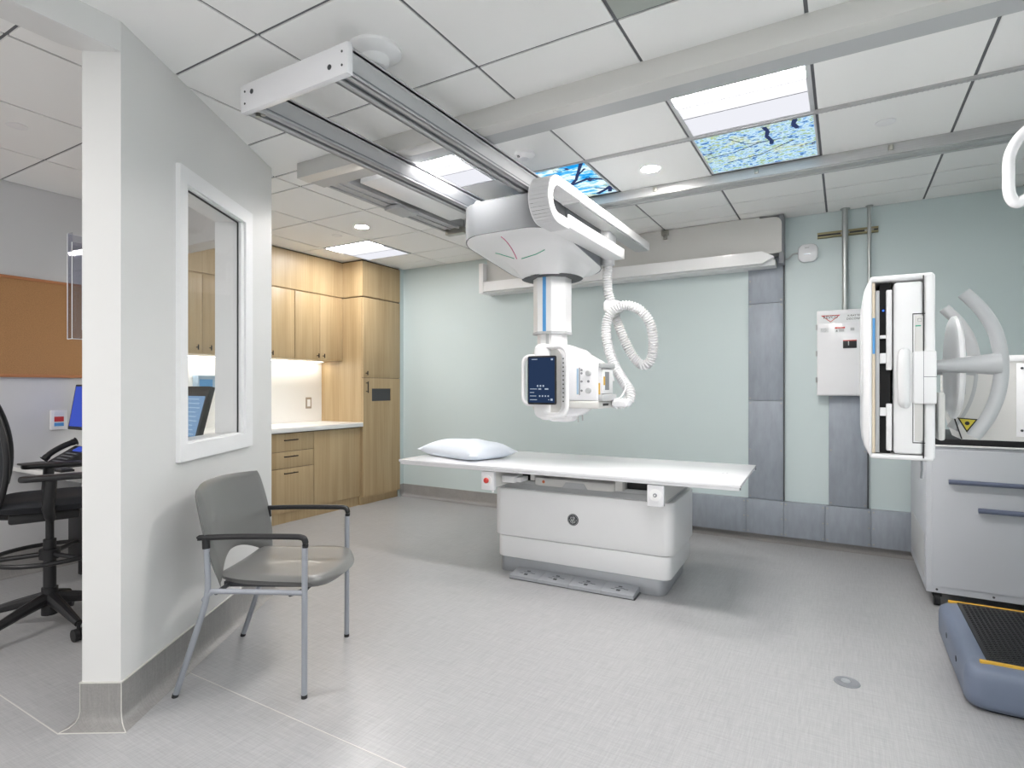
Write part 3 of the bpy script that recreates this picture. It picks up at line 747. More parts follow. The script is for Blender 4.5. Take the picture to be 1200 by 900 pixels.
# chain band
zc, ro = 2.2465, 0.1255; yc = 2.74
path = [(3.02, zc+ro)] + [(yc, zc+ro)] + [(yc-ro*math.sin(a), zc+ro*math.cos(a)) for a in [PI*i/20 for i in range(1, 20)]] + [(yc, zc-ro), (2.87, zc-ro)]
dense = []
for a, b in zip(path, path[1:]):
    dl = math.hypot(b[0]-a[0], b[1]-a[1]); k = max(1, round(dl/0.024))
    for i in range(k): dense.append((a[0]+(b[0]-a[0])*i/k, a[1]+(b[1]-a[1])*i/k))
dense.append(path[-1])
def inward(q, t):
    y, z = q
    if y >= yc: return (y, z + (t if z < zc else -t))
    f = (ro-t)/ro; return (yc+(y-yc)*f, zc+(z-zc)*f)
mb = MB()
for x0, x1 in ((cx0, cx0+.008), (cx1-.008, cx1)):
    mb.loft([[(x0-CX, q[0]-CY, q[1]), (x1-CX, q[0]-CY, q[1]), (x1-CX, inward(q, .052)[0]-CY, inward(q, .052)[1]), (x0-CX, inward(q, .052)[0]-CY, inward(q, .052)[1])] for q in dense])
mb.mi = 1
for a, b in zip(dense, dense[1:]):
    a2 = (a[0]+(b[0]-a[0])*.04, a[1]+(b[1]-a[1])*.04); b2 = (a[0]+(b[0]-a[0])*.96, a[1]+(b[1]-a[1])*.96)
    for t0, t1 in ((-.0015, .006), (.040, .046)):
        mb.loft([[(x-CX, inward(q, t)[0]-CY, inward(q, t)[1]) for x, t in ((cx0+.006, t0), (cx1-.006, t0), (cx1-.006, t1), (cx0+.006, t1))] for q in (a2, b2)])
mb.mi = 0
mb.build('energy_chain', ['white', 'hose'], X)

# ================================================================== EXAM TABLE
TB = thing('xray_table', 'white x-ray examination table with floating top and pedestal under the overhead unit', 'x-ray table', (-1.45, 3.345, 0), math.radians(2.1))
mb = MB(); mb.rbox(-.598, .525, .012, .60, 0.0, .105, .05, 'z', .004, 5); mb.build('plinth', 'silver', TB)
mb = MB(); mb.rbox(-.612, .562, 0.0, .62, .10, .243, .055, 'z', .008, 5); mb.build('lower_cover', 'white', TB)
mb = MB(); mb.rbox(-.628, .582, -.012, .63, .247, .565, .06, 'z', .010, 5); mb.build('upper_cover', 'white', TB)
mb = MB(); mb.box(-.56, .55, .02, .60, .56, .60, .006); mb.build('top_frame', 'ltgrey', TB)
mb = MB(); mb.box(-.50, .48, .05, .58, .60, .69); mb.build('inner_housing', 'black', TB)
mb = MB(); mb.box(-1.27, .975, -.235, .625, .7245, .7425, .002); mb.mi = 0
mb.box(-1.262, .968, -.228, -.205, .708, .7245, .002); mb.box(-1.262, .968, .595, .618, .708, .7245, .002)
mb.box(-1.262, .968, -.205, .595, .7145, .7245)
tt = mb.build('tabletop', 'white_gloss', TB)
mb = MB(); mb.box(.83, .845, .14, .148, .7425, .7432); mb.box(.855, .862, .15, .17, .7425, .7432); mb.box(-.02, .01, -.215, -.212, .7425, .7432); mb.box(.42, .46, -.205, -.20, .7425, .7432)
mb.build('corner_marks', 'midgrey', tt)
mb = MB(); mb.box(.972, .9765, -.228, -.222, .713, .738, .001); mb.box(.972, .9765, .61, .616, .713, .738, .001); mb.build('edge_screws', 'dkgrey', tt)
for (x0, x1, m, lab) in ((-.603, -.508, 'red', None), (.484, .577, 'white', None)):
    mb = MB(); mb.box(x0+.012, x1-.003, -.19, .58, .60, .708, .003); mb.build('side_arm', 'offwhite', TB)
    mb = MB(); mb.box(x0, x1, -.222, -.185, .583, .703, .006, 3); b = mb.build('control_block', 'white_gloss', TB)
    cx_, cz_ = (x0+x1)/2, .648
    mb = MB(); mb.lathe([(.034, -.003), (.034, .002), (.030, .002), (.026, -.001)], (cx_, -.223, cz_), n=28, axis='y'); mb.build('button_ring', 'white', b)
    if m == 'red':
        MB().lathe([(.0001, -.022), (.013, -.022), (.018, -.017), (.018, -.01), (.012, -.008), (.012, 0)], (cx_, -.223, cz_), n=24, axis='y').build('emergency_button', 'red', b)
    else:
        mb = MB(); mb.lathe([(.0001, -.010), (.007, -.010), (.010, -.008), (.012, 0)], (cx_, -.223, cz_), n=20, axis='y'); mb.build('dial', 'midgrey', b)
        MB().cyl((cx_, -.2335, cz_), (cx_, -.235, cz_), .005, n=12).build('dial_cap', 'white', b)
    MB().box(x1-.022, x1-.012, -.21, -.195, .568, .585, .002).build('latch', 'white', b)
# detector tray between the arms
mb = MB(); mb.rbox(-.30, .245, -.06, .40, .612, .662, .03, 'z', .008, 4); dt = mb.build('detector_tray', 'offwhite', TB)
mb = MB(); mb.prism([(-.10, .612), (.07, .612), (.045, .648), (-.075, .648)], 'y', -.063, -.059); mb.build('tray_grip', 'ltgrey', dt)
mb = MB(); mb.lathe([(.0001, -.003), (.009, -.003), (.010, 0)], (-.23, -.060, .64), n=16, axis='y'); mb.build('orange_lock', mat('orange_lock', (214, 120, 80), .5), dt)
mb = MB(); mb.box(-.505, -.41, -.12, .0, .625, .668, .004); mb.box(-.41, -.37, -.10, .0, .63, .66, .004); mb.build('tray_stop', 'white', TB)
mb = MB(); mb.box(.245, .29, -.05, .1, .62, .705, .003); mb.build('tray_bracket', 'offwhite', TB)
mb = MB(); mb.box(-.33, -.30, -.05, .1, .64, .705, .003); mb.build('tray_bracket', 'offwhite', TB)
mb = MB(); mb.box(-.48, .46, .015, .03, .60, .625, .003); mb.build('front_rail', 'ltgrey', TB)
# badge on the front
mb = MB(); mb.lathe([(.0001, -.004), (.034, -.004), (.037, -.002), (.037, 0)], (-.045, -.012, .405), n=36, axis='y'); bd = mb.build('badge', 'dkgrey', TB)
mb = MB(); by_ = -.0172
def crv(pts, r=.0032): mb.tube(smooth_path([(-.045+a, by_, .405+b) for a, b in pts], 5), r, 6)
mb.tube([(-.045+.0325*math.cos(a), by_, .405+.0325*math.sin(a)) for a in [2*PI*i/36 for i in range(36)]], .0012, 6, closed=True)
crv([(-.004, .013), (-.008, .017), (-.014, .014), (-.013, .006), (-.004, -.004), (.000, -.012), (-.006, -.017), (-.014, -.014), (-.013, -.006), (-.004, -.003), (.006, .002)])
crv([(.012, .008), (.012, .016), (.005, .016), (.003, .006), (.010, .001), (.003, -.002), (.001, -.010), (.008, -.017), (.015, -.012), (.012, -.006)])
crv([(-.002, .024), (.006, .022)], .0018); crv([(-.004, -.024), (.002, -.021)], .0018); crv([(.022, .004), (.024, -.006)], .0022); crv([(-.024, .002), (-.022, -.006)], .0018)
mb.build('monogram', 'ltgrey', bd)
# foot pedal bar
mb = MB(); mb.box(-.450, .385, -.118, .02, .0, .008, .002); mb.build('pedal_base', 'dkgrey', TB)
for i in range(4):
    x0 = -.446 + i*.2065
    mb = MB(); mb.loft([[(x0, -.122, .006), (x0+.2035, -.122, .006), (x0+.2035, -.122, .026), (x0, -.122, .026)], [(x0, .008, .008), (x0+.2035, .008, .008), (x0+.2035, .008, .044), (x0, .008, .044)]])
    pd = mb.build('foot_pedal', 'silver', TB)
    mb = MB(); zt = lambda y: .026+(y+.122)/.13*.018+.0004
    cxp = x0+.10
    for (a, b, c, d) in ((-.03, .03, -.055, -.051), (-.05, -.025, -.075, -.071), (.03, .055, -.062, -.058), (-.012, .012, -.092, -.072), (-.012, .012, -.042, -.030)):
        mb.loft([[(cxp+a, c, zt(c)), (cxp+b, c, zt(c)), (cxp+b, d, zt(d)), (cxp+a, d, zt(d))], [(cxp+a, c, zt(c)+.0006), (cxp+b, c, zt(c)+.0006), (cxp+b, d, zt(d)+.0006), (cxp+a, d, zt(d)+.0006)]])
    mb.build('pedal_symbol', 'dkgrey', pd)

# pillow on the table
def pil(u, v, s):
    k = 0.06; x = .325*u*(1-k*(1-abs(v)**2)*1.3) ; y = .215*v*(1-k*(1-abs(u)**2)*1.6)
    h = .060*((1-u**4)*(1-v**4))**.62
    z = .030 + (h*1.5 if s > 0 else -min(.030, h*.9))
    z += .006*math.sin(7*u+3*v)*(1-u*u)*(1-v*v)*(1 if s > 0 else 0)
    lift = .012*(abs(u)*abs(v))**2
    return (x, y, z+lift)
mb = MB(); mb.cushion(pil, 26, 22)
o = mb.build('pillow', 'pillow', angle=80); o.location = (-2.40, 3.45, .7445); o.rotation_euler[2] = math.radians(-17)
tag(o, 'pale blue-white pillow lying on the left end of the x-ray table', 'pillow')

# ================================================================== BACK WALL ITEMS
# long white duct cover with rounded upper right corner and a ledge below
t = thing('wall_duct_cover', 'long white metal duct cover high on the green wall with a projecting ledge', 'duct cover', (0, YB, 0))
mb = MB(); x0, x1 = -3.15, -0.425
prof = [(x0, 2.30), (x1, 2.20+.0), (x1, 2.53)] + [(x1-.06+.06*math.cos(a), 2.53+.055*math.sin(a)) for a in [PI/2*i/8 for i in range(1, 9)]] + [(x1-.16, 2.585), (x1-.16, 2.597), (x0, 2.597)]
prof[0] = (x0, 2.23); prof[1] = (x1, 2.302)
prof = [(x0, 2.24), (x1-.03, 2.30), (x1, 2.31)] + prof[2:]
mb.prism(prof, 'y', -.16, -.0); mb.build('cover_panel', 'offwhite', t)
mb = MB(); mb.prism([(x1-.02, 2.22), (x1+.014, 2.22), (x1+.014, 2.6), (x1-.02, 2.6)], 'y', -.15, 0); mb.build('side_frame', 'midgrey', t)
mb = MB(); mb.prism([(-3.17, 2.215), (-.56, 2.215), (-.475, 2.255), (-.475, 2.265), (-.56, 2.31), (-3.17, 2.31)], 'y', -.23, -.165)
mb.build('ledge', 'white', t)
mb = MB(); mb.prism([(-3.17, 2.205), (-.47, 2.205), (-.47, 2.25), (-3.17, 2.25)], 'y', -.165, -.0); mb.build('ledge_underside', 'white', t)
mb = MB(); mb.box(-3.2, -3.15, -.235, 0, 2.20, 2.50, .003); mb.build('end_panel', 'white', t)
mb = MB(); mb.box(-1.36, -1.30, -.19, -.15, 2.55, 2.59, .004); mb.box(-1.34, -1.31, -.20, -.17, 2.51, 2.555, .004); mb.build('bracket', 'steel', t)

def screws(mb, pts, y):
    for x, z in pts: mb.cyl((x, y, z), (x, y-.003, z), .006, n=8)
# metal panels (shielding / raceway): vertical with three sheets, vertical under the box, horizontal run
def sheet(parent, x0, x1, z0, z1, yt):
    mb = MB(); mb.box(x0+.001, x1-.001, -yt, 0, z0+.001, z1-.001, .0015); o = mb.build('metal_sheet', 'galv', parent)
    mb = MB(); screws(mb, [(x, z) for x in (x0+.015, x1-.015) for z in (z0+.02, (z0+z1)/2, z1-.02)], -yt); mb.build('screw', 'steel', o)
t = thing('wall_panel', 'tall grey metal raceway panel below the right end of the duct cover', 'metal panel', (0, YB, 0), 0, 'grey metal wall panels')
for a, b in ((.342, 1.14), (1.14, 1.93), (1.93, 2.30)): sheet(t, -.685, -.424, a, b, .030)
MB().box(-.424, -.416, -.034, 0, .342, 2.24).build('edge_trim', 'dkgrey', t)
t = thing('wall_panel', 'grey metal raceway panel below the white disconnect box', 'metal panel', (0, YB, 0), 0, 'grey metal wall panels')
sheet(t, -.108, .146, .342, 1.19, .030)
MB().box(.146, .154, -.034, 0, .342, 1.19).build('edge_trim', 'dkgrey', t)
t = thing('wall_panel', 'low horizontal run of grey metal raceway sheets along the foot of the green wall', 'metal panel', (0, YB, 0), 0, 'grey metal wall panels')
for a, b in ((-1.62, -1.15), (-1.15, -.70), (-.70, -.42), (-.42, -.13), (-.13, .17), (.17, .60), (.60, XR-.03)): sheet(t, a, b, .06, .34, .050)

# disconnect box
t = thing('disconnect_box', 'white electrical disconnect box with red and black labels on the green wall', 'electrical box', (-.184, YB, 1.185))
mb = MB(); mb.box(0, .36, -.12, 0, 0, .645, .004); mb.build('enclosure', 'white', t)
mb = MB(); mb.box(.006, .354, -.135, -.121, .006, .639, .003); dr = mb.build('door', 'white_gloss', t)
mb = MB(); mb.box(.02, .34, -.1365, -.135, .545, .615); mb.mi = 1
mb.prism([(.028, .606), (.155, .606), (.092, .553)], 'y', -.1372, -.1365); mb.mi = 0
mb.prism([(.042, .601), (.141, .601), (.092, .559)], 'y', -.1378, -.1372); mb.mi = 2
text_mesh(mb, 'REVCO', .030, TXT(.092, -.1385, .590)); text_mesh(mb, 'X-RAY ROOM', .020, TXT(.262, -.1370, .596)); text_mesh(mb, 'DISCONNECT', .021, TXT(.262, -.1370, .572))
mb.build('name_plate', ['paperwhite', 'red', 'black'], dr)
mb = MB(); mb.box(.12, .185, -.1365, -.135, .475, .515); mb.mi = 1; mb.box(.12, .185, -.1370, -.1365, .503, .515); mb.mi = 2; mb.prism([(.124, .481), (.14, .481), (.132, .496)], 'y', -.1371, -.1365)
for i in range(4): mb.box(.146, .18, -.1371, -.1365, .481+i*.005, .483+i*.005)
mb.mi = 0; text_mesh(mb, 'DANGER', .009, TXT(.152, -.1374, .509))
mb.build('danger_label', ['paperwhite', 'red', 'midgrey'], dr)
mb = MB(); mb.box(.022, .08, -.1362, -.135, .478, .512); mb.mi = 1
for i in range(5): mb.box(.026, .06+.004*(i % 3), -.1366, -.1362, .483+i*.006, .485+i*.006)
mb.build('small_label', ['paperwhite', 'midgrey'], dr)
mb = MB(); mb.box(.22, .245, -.1362, -.135, .485, .505); mb.build('small_label', 'ltgrey', dr)
mb = MB(); mb.box(.172, .26, -.142, -.135, .355, .415, .002); mb.mi = 1; mb.box(.172, .26, -.1425, -.142, .408, .415); mb.mi = 2; mb.box(.205, .211, -.15, -.142, .375, .405, .001); mb.build('switch_handle', ['black', 'red', 'ltgrey'], dr)
for z in (.12, .32, .52): MB().cyl((-.003, -.125, z-.02), (-.003, -.125, z+.02), .005, n=8).build('hinge', 'ltgrey', t)

# conduits, strut and access point
tag(MB().cyl((0.002, YB-.05, 1.83), (0.002, YB-.05, CE), .021, n=20).cyl((0.002, YB-.05, CE-.006), (.002, YB-.05, CE-.001), .034, n=20).build('conduit_pipe', 'conduit'), 'thicker steel conduit running from ceiling down into the disconnect box', 'pipe', 'vertical steel conduits')
tag(MB().cyl((0.158, YB-.045, 1.832), (0.158, YB-.045, CE), .013, n=16).cyl((0.158, YB-.045, CE-.006), (.158, YB-.045, CE-.001), .025, n=16).build('conduit_pipe', 'conduit'), 'thinner steel conduit right of the thick one, passing behind the upright bucky', 'pipe', 'vertical steel conduits')
t = thing('strut_channel', 'short yellow-zinc strut channel holding the two conduits high on the wall', 'strut', (-.184, YB, 2.405))
mb = MB(); mb.box(0, .40, -.006, 0, 0, .042); mb.box(0, .40, -.028, 0, 0, .004); mb.box(0, .40, -.028, 0, .038, .042); mb.box(0, .40, -.028, -.025, 0, .012); mb.box(0, .40, -.028, -.025, .030, .042); mb.mi = 1; mb.box(0.001, .399, -.007, -.005, .012, .03); mb.build('channel', ['strut', 'dkgrey'], t)
for x in (.186, .342): MB().box(x-.03, x+.03, -.035, -.028, .012, .03, .003).build('pipe_clamp', 'steel', t)
t = thing('access_point', 'small rounded white wireless access point on the green wall', 'access point', (-.285+.03, YB, 2.30))
mb = MB(); mb.rbox(-.065, .065+.01, -.045, 0, -.07, .07, .045, 'y', .015); mb.build('housing', 'white_gloss', t)
mb = MB(); mb.box(-.02, .02, -.0465, -.045, -.012, -.008); mb.build('status_light', 'ui', t)
mb = MB(); mb.box(-.015, .015, -.0462, -.045, .035, .043); mb.build('emblem', 'ltgrey', t)
mb = MB(); mb.tube(smooth_path([(-.06, -.01, .01), (-.10, -.015, .005), (-.13, -.02, -.025), (-.155, -.02, -.03)]), .006, 8); mb.build('cable', 'ltgrey', t)

# ================================================================== OAK CABINETS
def pull_T(x, y, z, parent, horiz=False, L=0.035):
    mb = MB()
    if horiz:
        mb.cyl((x+.03, y-L, z), (x+.03, y+L, z), .0055, n=10); 
        for k in (-.7, .7): mb.cyl((x, y+L*k, z), (x+.03, y+L*k, z), .004, n=8)
    else:
        mb.cyl((x+.03, y, z-L), (x+.03, y, z+L), .0055, n=10)
        for k in ((-.75, .75) if L > .03 else (0,)): mb.cyl((x, y, z+L*k), (x+.03, y, z+L*k), .004, n=8)
    return mb.build('handle', 'bronze', parent)
def cabinet(name, label, x0, x1, y0, y1, z0, z1, fronts, pulls, group=None, extra=None):
    # box against the wall, fronts = list of (kind, y0,y1,z0,z1) on the plane x1
    t = thing(name, label, 'cabinet', (x0, y0, z0), 0, group)
    mb = MB(); mb.box(0, x1-x0-.022, 0.001, y1-y0-.001, 0, z1-z0); mb.mi = 1; mb.box(x1-x0-.022, x1-x0-.019, .003, y1-y0-.003, 0.004, z1-z0-.003)
    mb.build('body', ['wood', 'wooddark'], t)
    fr = []
    for k, a, b, c, d in fronts:
        mb = MB(); mb.box(x1-x0-.019, x1-x0, a-y0+.0015, b-y0-.0015, c-z0+.0015, d-z0-.0015, .001)
        fr.append(mb.build(k, 'wood', t))
    for i, y, z, hz, L in pulls: pull_T(x1-x0, y-y0, z-z0, fr[i], hz, L)
    return t, fr
xf = -4.69
G = 'oak wall cabinets above the counter'
cabinet('wall_cabinet', 'oak wall cabinet with two doors nearest the tall cabinet', XA, xf, 3.78, 4.405, 1.53, 2.205, [('door', 3.785, 4.092, 1.53, 2.205), ('door', 4.092, 4.40, 1.53, 2.205)], [(0, 4.055, 1.575, False, .022), (1, 4.128, 1.575, False, .022)], G)
cabinet('wall_cabinet', 'oak wall cabinet second from the tall cabinet, half hidden by the partition end', XA, xf, 3.155, 3.78, 1.53, 2.205, [('door', 3.16, 3.468, 1.53, 2.205), ('door', 3.468, 3.78, 1.53, 2.205)], [(0, 3.42, 1.575, False, .022), (1, 3.51, 1.575, False, .022)], G)
cabinet('wall_cabinet', 'oak wall cabinet seen through the partition window', XA, xf, 2.53, 3.155, 1.53, 2.205, [('door', 2.535, 2.841, 1.53, 2.205), ('door', 2.841, 3.152, 1.53, 2.205)], [(0, 2.79, 1.585, False, .022), (1, 2.905, 1.585, False, .022)], G)
# filler panels up to the ceiling
mb = MB(); mb.box(XA, xf-.012, 2.45, 4.40, 2.205, 2.592); mb.mi = 1; mb.box(XA, xf-.02, 2.45, 4.40, 2.592, 2.601); mb.mi = 0; mb.box(xf-.012, xf, 2.45, 4.40, 2.218, 2.586)
tag(mb.build('soffit_panel', ['wood', 'wooddark']), 'long oak filler panel between the wall cabinets and the ceiling', 'soffit panel', 'oak soffit panels')
mb = MB(); mb.box(XA, -4.405, 4.407, 4.982, 2.213, 2.59); mb.mi = 1; mb.box(XA, -4.41, 4.412, 4.982, 2.586, 2.601); mb.box(XA, -4.41, 4.412, 4.982, 2.205, 2.214); mb.mi = 0; mb.box(-4.405, -4.392, 4.402, 4.982, 2.218, 2.586); mb.box(XA, -4.392, 4.400, 4.408, 2.218, 2.586)
tag(mb.build('soffit_panel', ['wood', 'wooddark']), 'square oak filler panel above the tall cabinet in the corner', 'soffit panel', 'oak soffit panels')
# tall cabinet with a window cut in the lower door
t = thing('tall_cabinet', 'tall oak cabinet in the corner with a small dark opening in its lower door', 'cabinet', (XA, 4.402, 0))
dx = -4.39-XA
mb = MB(); mb.box(0, dx-.022, 0, .58, .08, 2.205); mb.mi = 1; mb.box(dx-.022, dx-.019, .003, .577, .085, 2.2); mb.mi = 0; mb.box(0, dx-.04, 0, .58, 0, .08); mb.build('body', ['wood', 'wooddark'], t)
mb = MB(); mb.box(dx-.019, dx, .002, .578, 1.352, 2.203, .001); d1 = mb.build('door', 'wood', t); pull_T(dx, .04, 1.40, d1, False, .022)
oy0, oy1, oz0, oz1 = .13, .43, 1.10, 1.235
mb = MB(); mb.box(dx-.019, dx, .002, oy0, .085, 1.348); mb.box(dx-.019, dx, oy1, .578, .085, 1.348); mb.box(dx-.019, dx, oy0, oy1, .085, oz0); mb.box(dx-.019, dx, oy0, oy1, oz1, 1.348)
d2 = mb.build('door', 'wood', t); pull_T(dx, .045, 1.25, d2, False, .06)
mb = MB(); mb.box(dx-.021, dx-.012, oy0+.001, oy1-.001, oz0+.001, oz1-.001); mb.build('glove_slot', 'dkgrey', d2)
# base cabinets
xb = -4.42
def base_unit(label, y0, y1, fronts, pulls):
    t, fr = cabinet('base_cabinet', label, XA, xb, y0, y1, .095, .832, fronts, pulls, 'oak base cabinets under the counter')
    mb = MB(); mb.box(0, xb-XA-.03, 0, y1-y0, -.095, 0); mb.build('toe_kick', 'wood', t)
base_unit('oak base cabinet with one plain door beside the tall cabinet', 3.784, 4.40, [('door', 3.786, 4.397, .10, .825)], [])
base_unit('oak base cabinet with three drawers beside the partition end', 3.30, 3.784, [('drawer', 3.30, 3.782, .66, .825), ('drawer', 3.30, 3.782, .506, .658), ('drawer', 3.30, 3.782, .10, .504)], [(0, 3.50, .765, True, .075), (1, 3.50, .615, True, .075), (2, 3.50, .462, True, .075)])
base_unit('oak base cabinet in the control room behind the window', 2.53, 3.30, [('door', 2.53, 2.91, .10, .825), ('door', 2.91, 3.298, .10, .825)], [])
mb = MB(); mb.box(XA, -4.385, 2.53, 4.401, .834, .878, .004); tag(mb.build('countertop', 'solid'), 'white solid-surface countertop over the oak base cabinets', 'countertop')
mb = MB(); mb.box(XA, XA+.012, 2.53, 4.401, .879, 1.528); tag(mb.build('backsplash', 'solid'), 'white backsplash panel between the counter and the oak wall cabinets', 'backsplash')
mb = MB(); mb.box(XA+.05, XA+.11, 2.6, 4.36, 1.524, 1.529)
t = thing('cabinet_light', 'slim light strip under the oak wall cabinets', 'light')
mb.build('housing', 'white', t); MB().box(XA+.055, XA+.105, 2.62, 4.34, 1.5225, 1.5245).build('diffuser', 'strip', t)
t = thing('wall_outlet', 'white wall outlet with a tan plate on the backsplash', 'outlet', (XA+.013, 4.22, 1.08))
MB().box(0, .005, -.038, .038, -.06, .06, .002).build('cover_plate', 'deskwood', t); MB().box(.005, .008, -.02, .02, -.038, .038, .001).build('socket', 'white', t)

# ================================================================== CONTROL ROOM
t = thing('cork_board', 'brown cork board on the control room wall', 'cork board', (XL, 0, 0))
mb = MB(); mb.box(.0, .012, 0.2, 2.22, 1.335, 1.965); mb.build('cork_sheet', 'cork', t)
mb = MB(); mb.box(0, .02, .2, 2.24, 1.315, 1.335, .003); mb.box(0, .02, .2, 2.24, 1.965, 1.985, .003); mb.box(0, .02, 2.22, 2.24, 1.335, 1.965, .003); mb.box(0, .02, .18, .2, 1.315, 1.985, .003); mb.build('trim_strip', 'corkframe', t)
mb = MB(); 
for (a, b, c, d) in ((0, .005, 0, .55), (.16, .165, 0, .55)): pass
T = thing('acrylic_holder', 'clear acrylic holder hanging in front of the cork board in the control room', 'holder', (-3.50, 1.398, 1.50))
mb = MB(); mb.box(0, .004, 0, .19, 0, .55); mb.box(0, .05, 0, .004, 0, .55); mb.box(0, .05, 0, .19, 0, .004); mb.box(0.046, .05, 0, .19, 0, .50); mb.build('sheet', 'acrylic', T)
mb = MB(); 
for p, q in (((0, 0, 0), (0, 0, .55)), ((0, 0, 0), (.05, 0, 0)), ((.05, 0, 0), (.05, 0, .5)), ((0, 0, .55), (0, .19, .55)), ((0, .19, 0), (0, .19, .55)), ((.04, .05, .05), (.04, .05, .45)), ((.05, 0, 0), (.05, .19, 0))): mb.cyl(p, q, .0022, n=6)
mb.cyl((0, .08, .55), (-.0, .08, CE-1.50), .003, n=6)
mb.build('edge', 'paperwhite', T)
# desk
t = thing('desk', 'white-topped control room desk with taupe edge', 'desk', (-4.745, 1.50, 0))
mb = MB(); mb.box(0, 1.42, .06, .72, .705, .735, .004); mb.build('desktop', 'solid', t)
mb = MB(); mb.box(0.02, 1.38, .42, .70, .655, .704, .003); mb.build('apron', 'deskwood', t)
for x, y in ((.05, .45), (1.33, .45), (.05, .65), (1.33, .65)): MB().box(x, x+.05, y, y+.05, 0, .655, .003).build('leg', 'silver', t)
# monitors
def monitor(loc, rz, w, h, tilt, m, label, lines=False, stand=.14):
    t = thing('computer_monitor', label, 'monitor', loc, rz, 'control room monitors')
    T = Matrix.Translation((0, 0, stand+.0)) @ Matrix.Rotation(-tilt, 4, 'X')
    mb = MB(T); mb.rbox(-w/2, w/2, 0, .03, 0, h, .008, 'y', .002); mb.build('housing', 'black', t)
    mb = MB(T); b = .014 if not lines else .03; mb.box(-w/2+b, w/2-b, -.0015, 0, b+.008, h-b-(.03 if lines else 0)); 
    if lines:
        mb.mi = 1
        for i in range(9): mb.box(-w/2+.045, w/2-.06-.02*(i % 3), -.0022, -.0015, .05+i*.026, .056+i*.026)
    mb.build('screen', [m, 'screen_line'], t)
    mb = MB(); mb.box(-.10, .10, -.02, .14, 0, .012, .004); mb.box(-.03, .03, .05, .075, .01, stand+h*.5, .004); mb.build('stand', 'dkgrey', t)
monitor((-4.45, 1.87, .735), 0.0, .46, .315, math.radians(9), 'screen_blue', 'monitor with plain blue screen on the desk, cut by the white wall edge', stand=.222)
o = monitor((-3.45, 1.93, .735), math.radians(-8), .52, .34, math.radians(14), 'screen_pale', 'monitor showing pale lined screen behind the partition window', True, .19)
# phone
t = thing('desk_phone', 'black desk telephone with handset beside the keyboard', 'telephone', (-4.40, 1.672, .735), math.radians(0))
mb = MB(); mb.loft([[(-.10, 0, 0), (.12, 0, 0), (.12, 0, .02), (-.10, 0, .02)], [(-.10, .17, 0), (.12, .17, 0), (.12, .17, .12), (-.10, .17, .12)]]); b = mb.build('base', 'black', t)
mb = MB(); mb.tube(smooth_path([(-.085, -.01, .045), (-.085, .03, .085), (-.085, .10, .125), (-.085, .17, .15)]), [.028]+[.022]*4+[.019]*16+[.022]*3+[.028], 10); mb.build('handset', 'black', t)
mb = MB()
for i in range(6):
    for j in range(4):
        y = .02+j*.024; z = .02+y*.59+.001
        mb.box(-.045+i*.024, -.029+i*.024, y, y+.014, z+.002, z+.008)
mb.build('keypad', 'midgrey', t)
mb = MB(); mb.loft([[(-.02, .12, .092), (.10, .12, .092), (.10, .12, .096), (-.02, .12, .096)], [(-.02, .16, .115), (.10, .16, .115), (.10, .16, .119), (-.02, .16, .119)]]); mb.build('display', 'screen_blue', t)
t = thing('keyboard', 'black computer keyboard at the front edge of the desk', 'keyboard', (-4.28, 1.59, .7355))
mb = MB(); mb.box(-.22, .22, 0, .07, 0, .014, .003); mb.build('case', 'black', t)
mb = MB()
for i in range(17):
    for j in range(3): mb.box(-.21+i*.025, -.19+i*.025, .004+j*.021, .022+j*.021, .014, .019)
mb.build('keys', 'dkgrey', t)
tag(MB().box(-4.72, -4.52, 1.60, 1.76, .7355, .746, .004).build('notebook', 'black'), 'thin black tablet lying on the desk left of the keyboard', 'tablet')
t = thing('wall_dispenser', 'small white holder with red and blue label on the control room wall', 'dispenser', (XL, 1.835, .955))
MB().box(0, .03, -.045, .05, 0, .135, .003).build('housing', 'white', t)
mb = MB(); mb.box(.03, .032, -.03, .03, .02, .12); mb.build('label_card', 'paperwhite', t)
mb = MB(); mb.box(.032, .0325, -.028, .028, .055, .09); mb.build('red_label', 'red', t)
mb = MB(); mb.box(.032, .0325, -.028, .028, .024, .048); mb.build('blue_label', 'blue', t)
t = thing('glove_box', 'pale blue glove box mounted on the backsplash, seen through the window above the lined monitor', 'glove box', (XA+.013, 2.95, 1.22))
MB().box(0, .09, 0, .17, 0, .135, .003).build('carton', mat('pale_carton', (170, 196, 220), .6), t)
MB().box(.09, .091, .01, .13, .02, .10).build('front_label', 'blue', t)
t = thing('computer_tower', 'black computer tower with a blue indicator under the desk', 'computer', (-4.45, 1.78, 0.12))
MB().box(0, .20, 0, .40, 0, .38, .006).build('case', 'black', t)
MB().box(.045, .075, -.002, 0, .30, .33).build('indicator', 'pupil', t)
MB().box(.02, .06, .05, .35, -.12, 0).box(.14, .18, .05, .35, -.12, 0).build('stand', 'black', t)
# small appliance silhouettes on the far counter
tag(MB().box(-4.80, -4.62, 3.02, 3.25, .879, .93, .004).build('supply_box', 'ltgrey'), 'low grey box on the counter seen through the window', 'box')

# office chair (drafting height)
OC = thing('office_chair', 'black mesh drafting chair with armrests and foot ring in the control room', 'office chair', (-3.575, 1.35, 0), math.radians(-20))
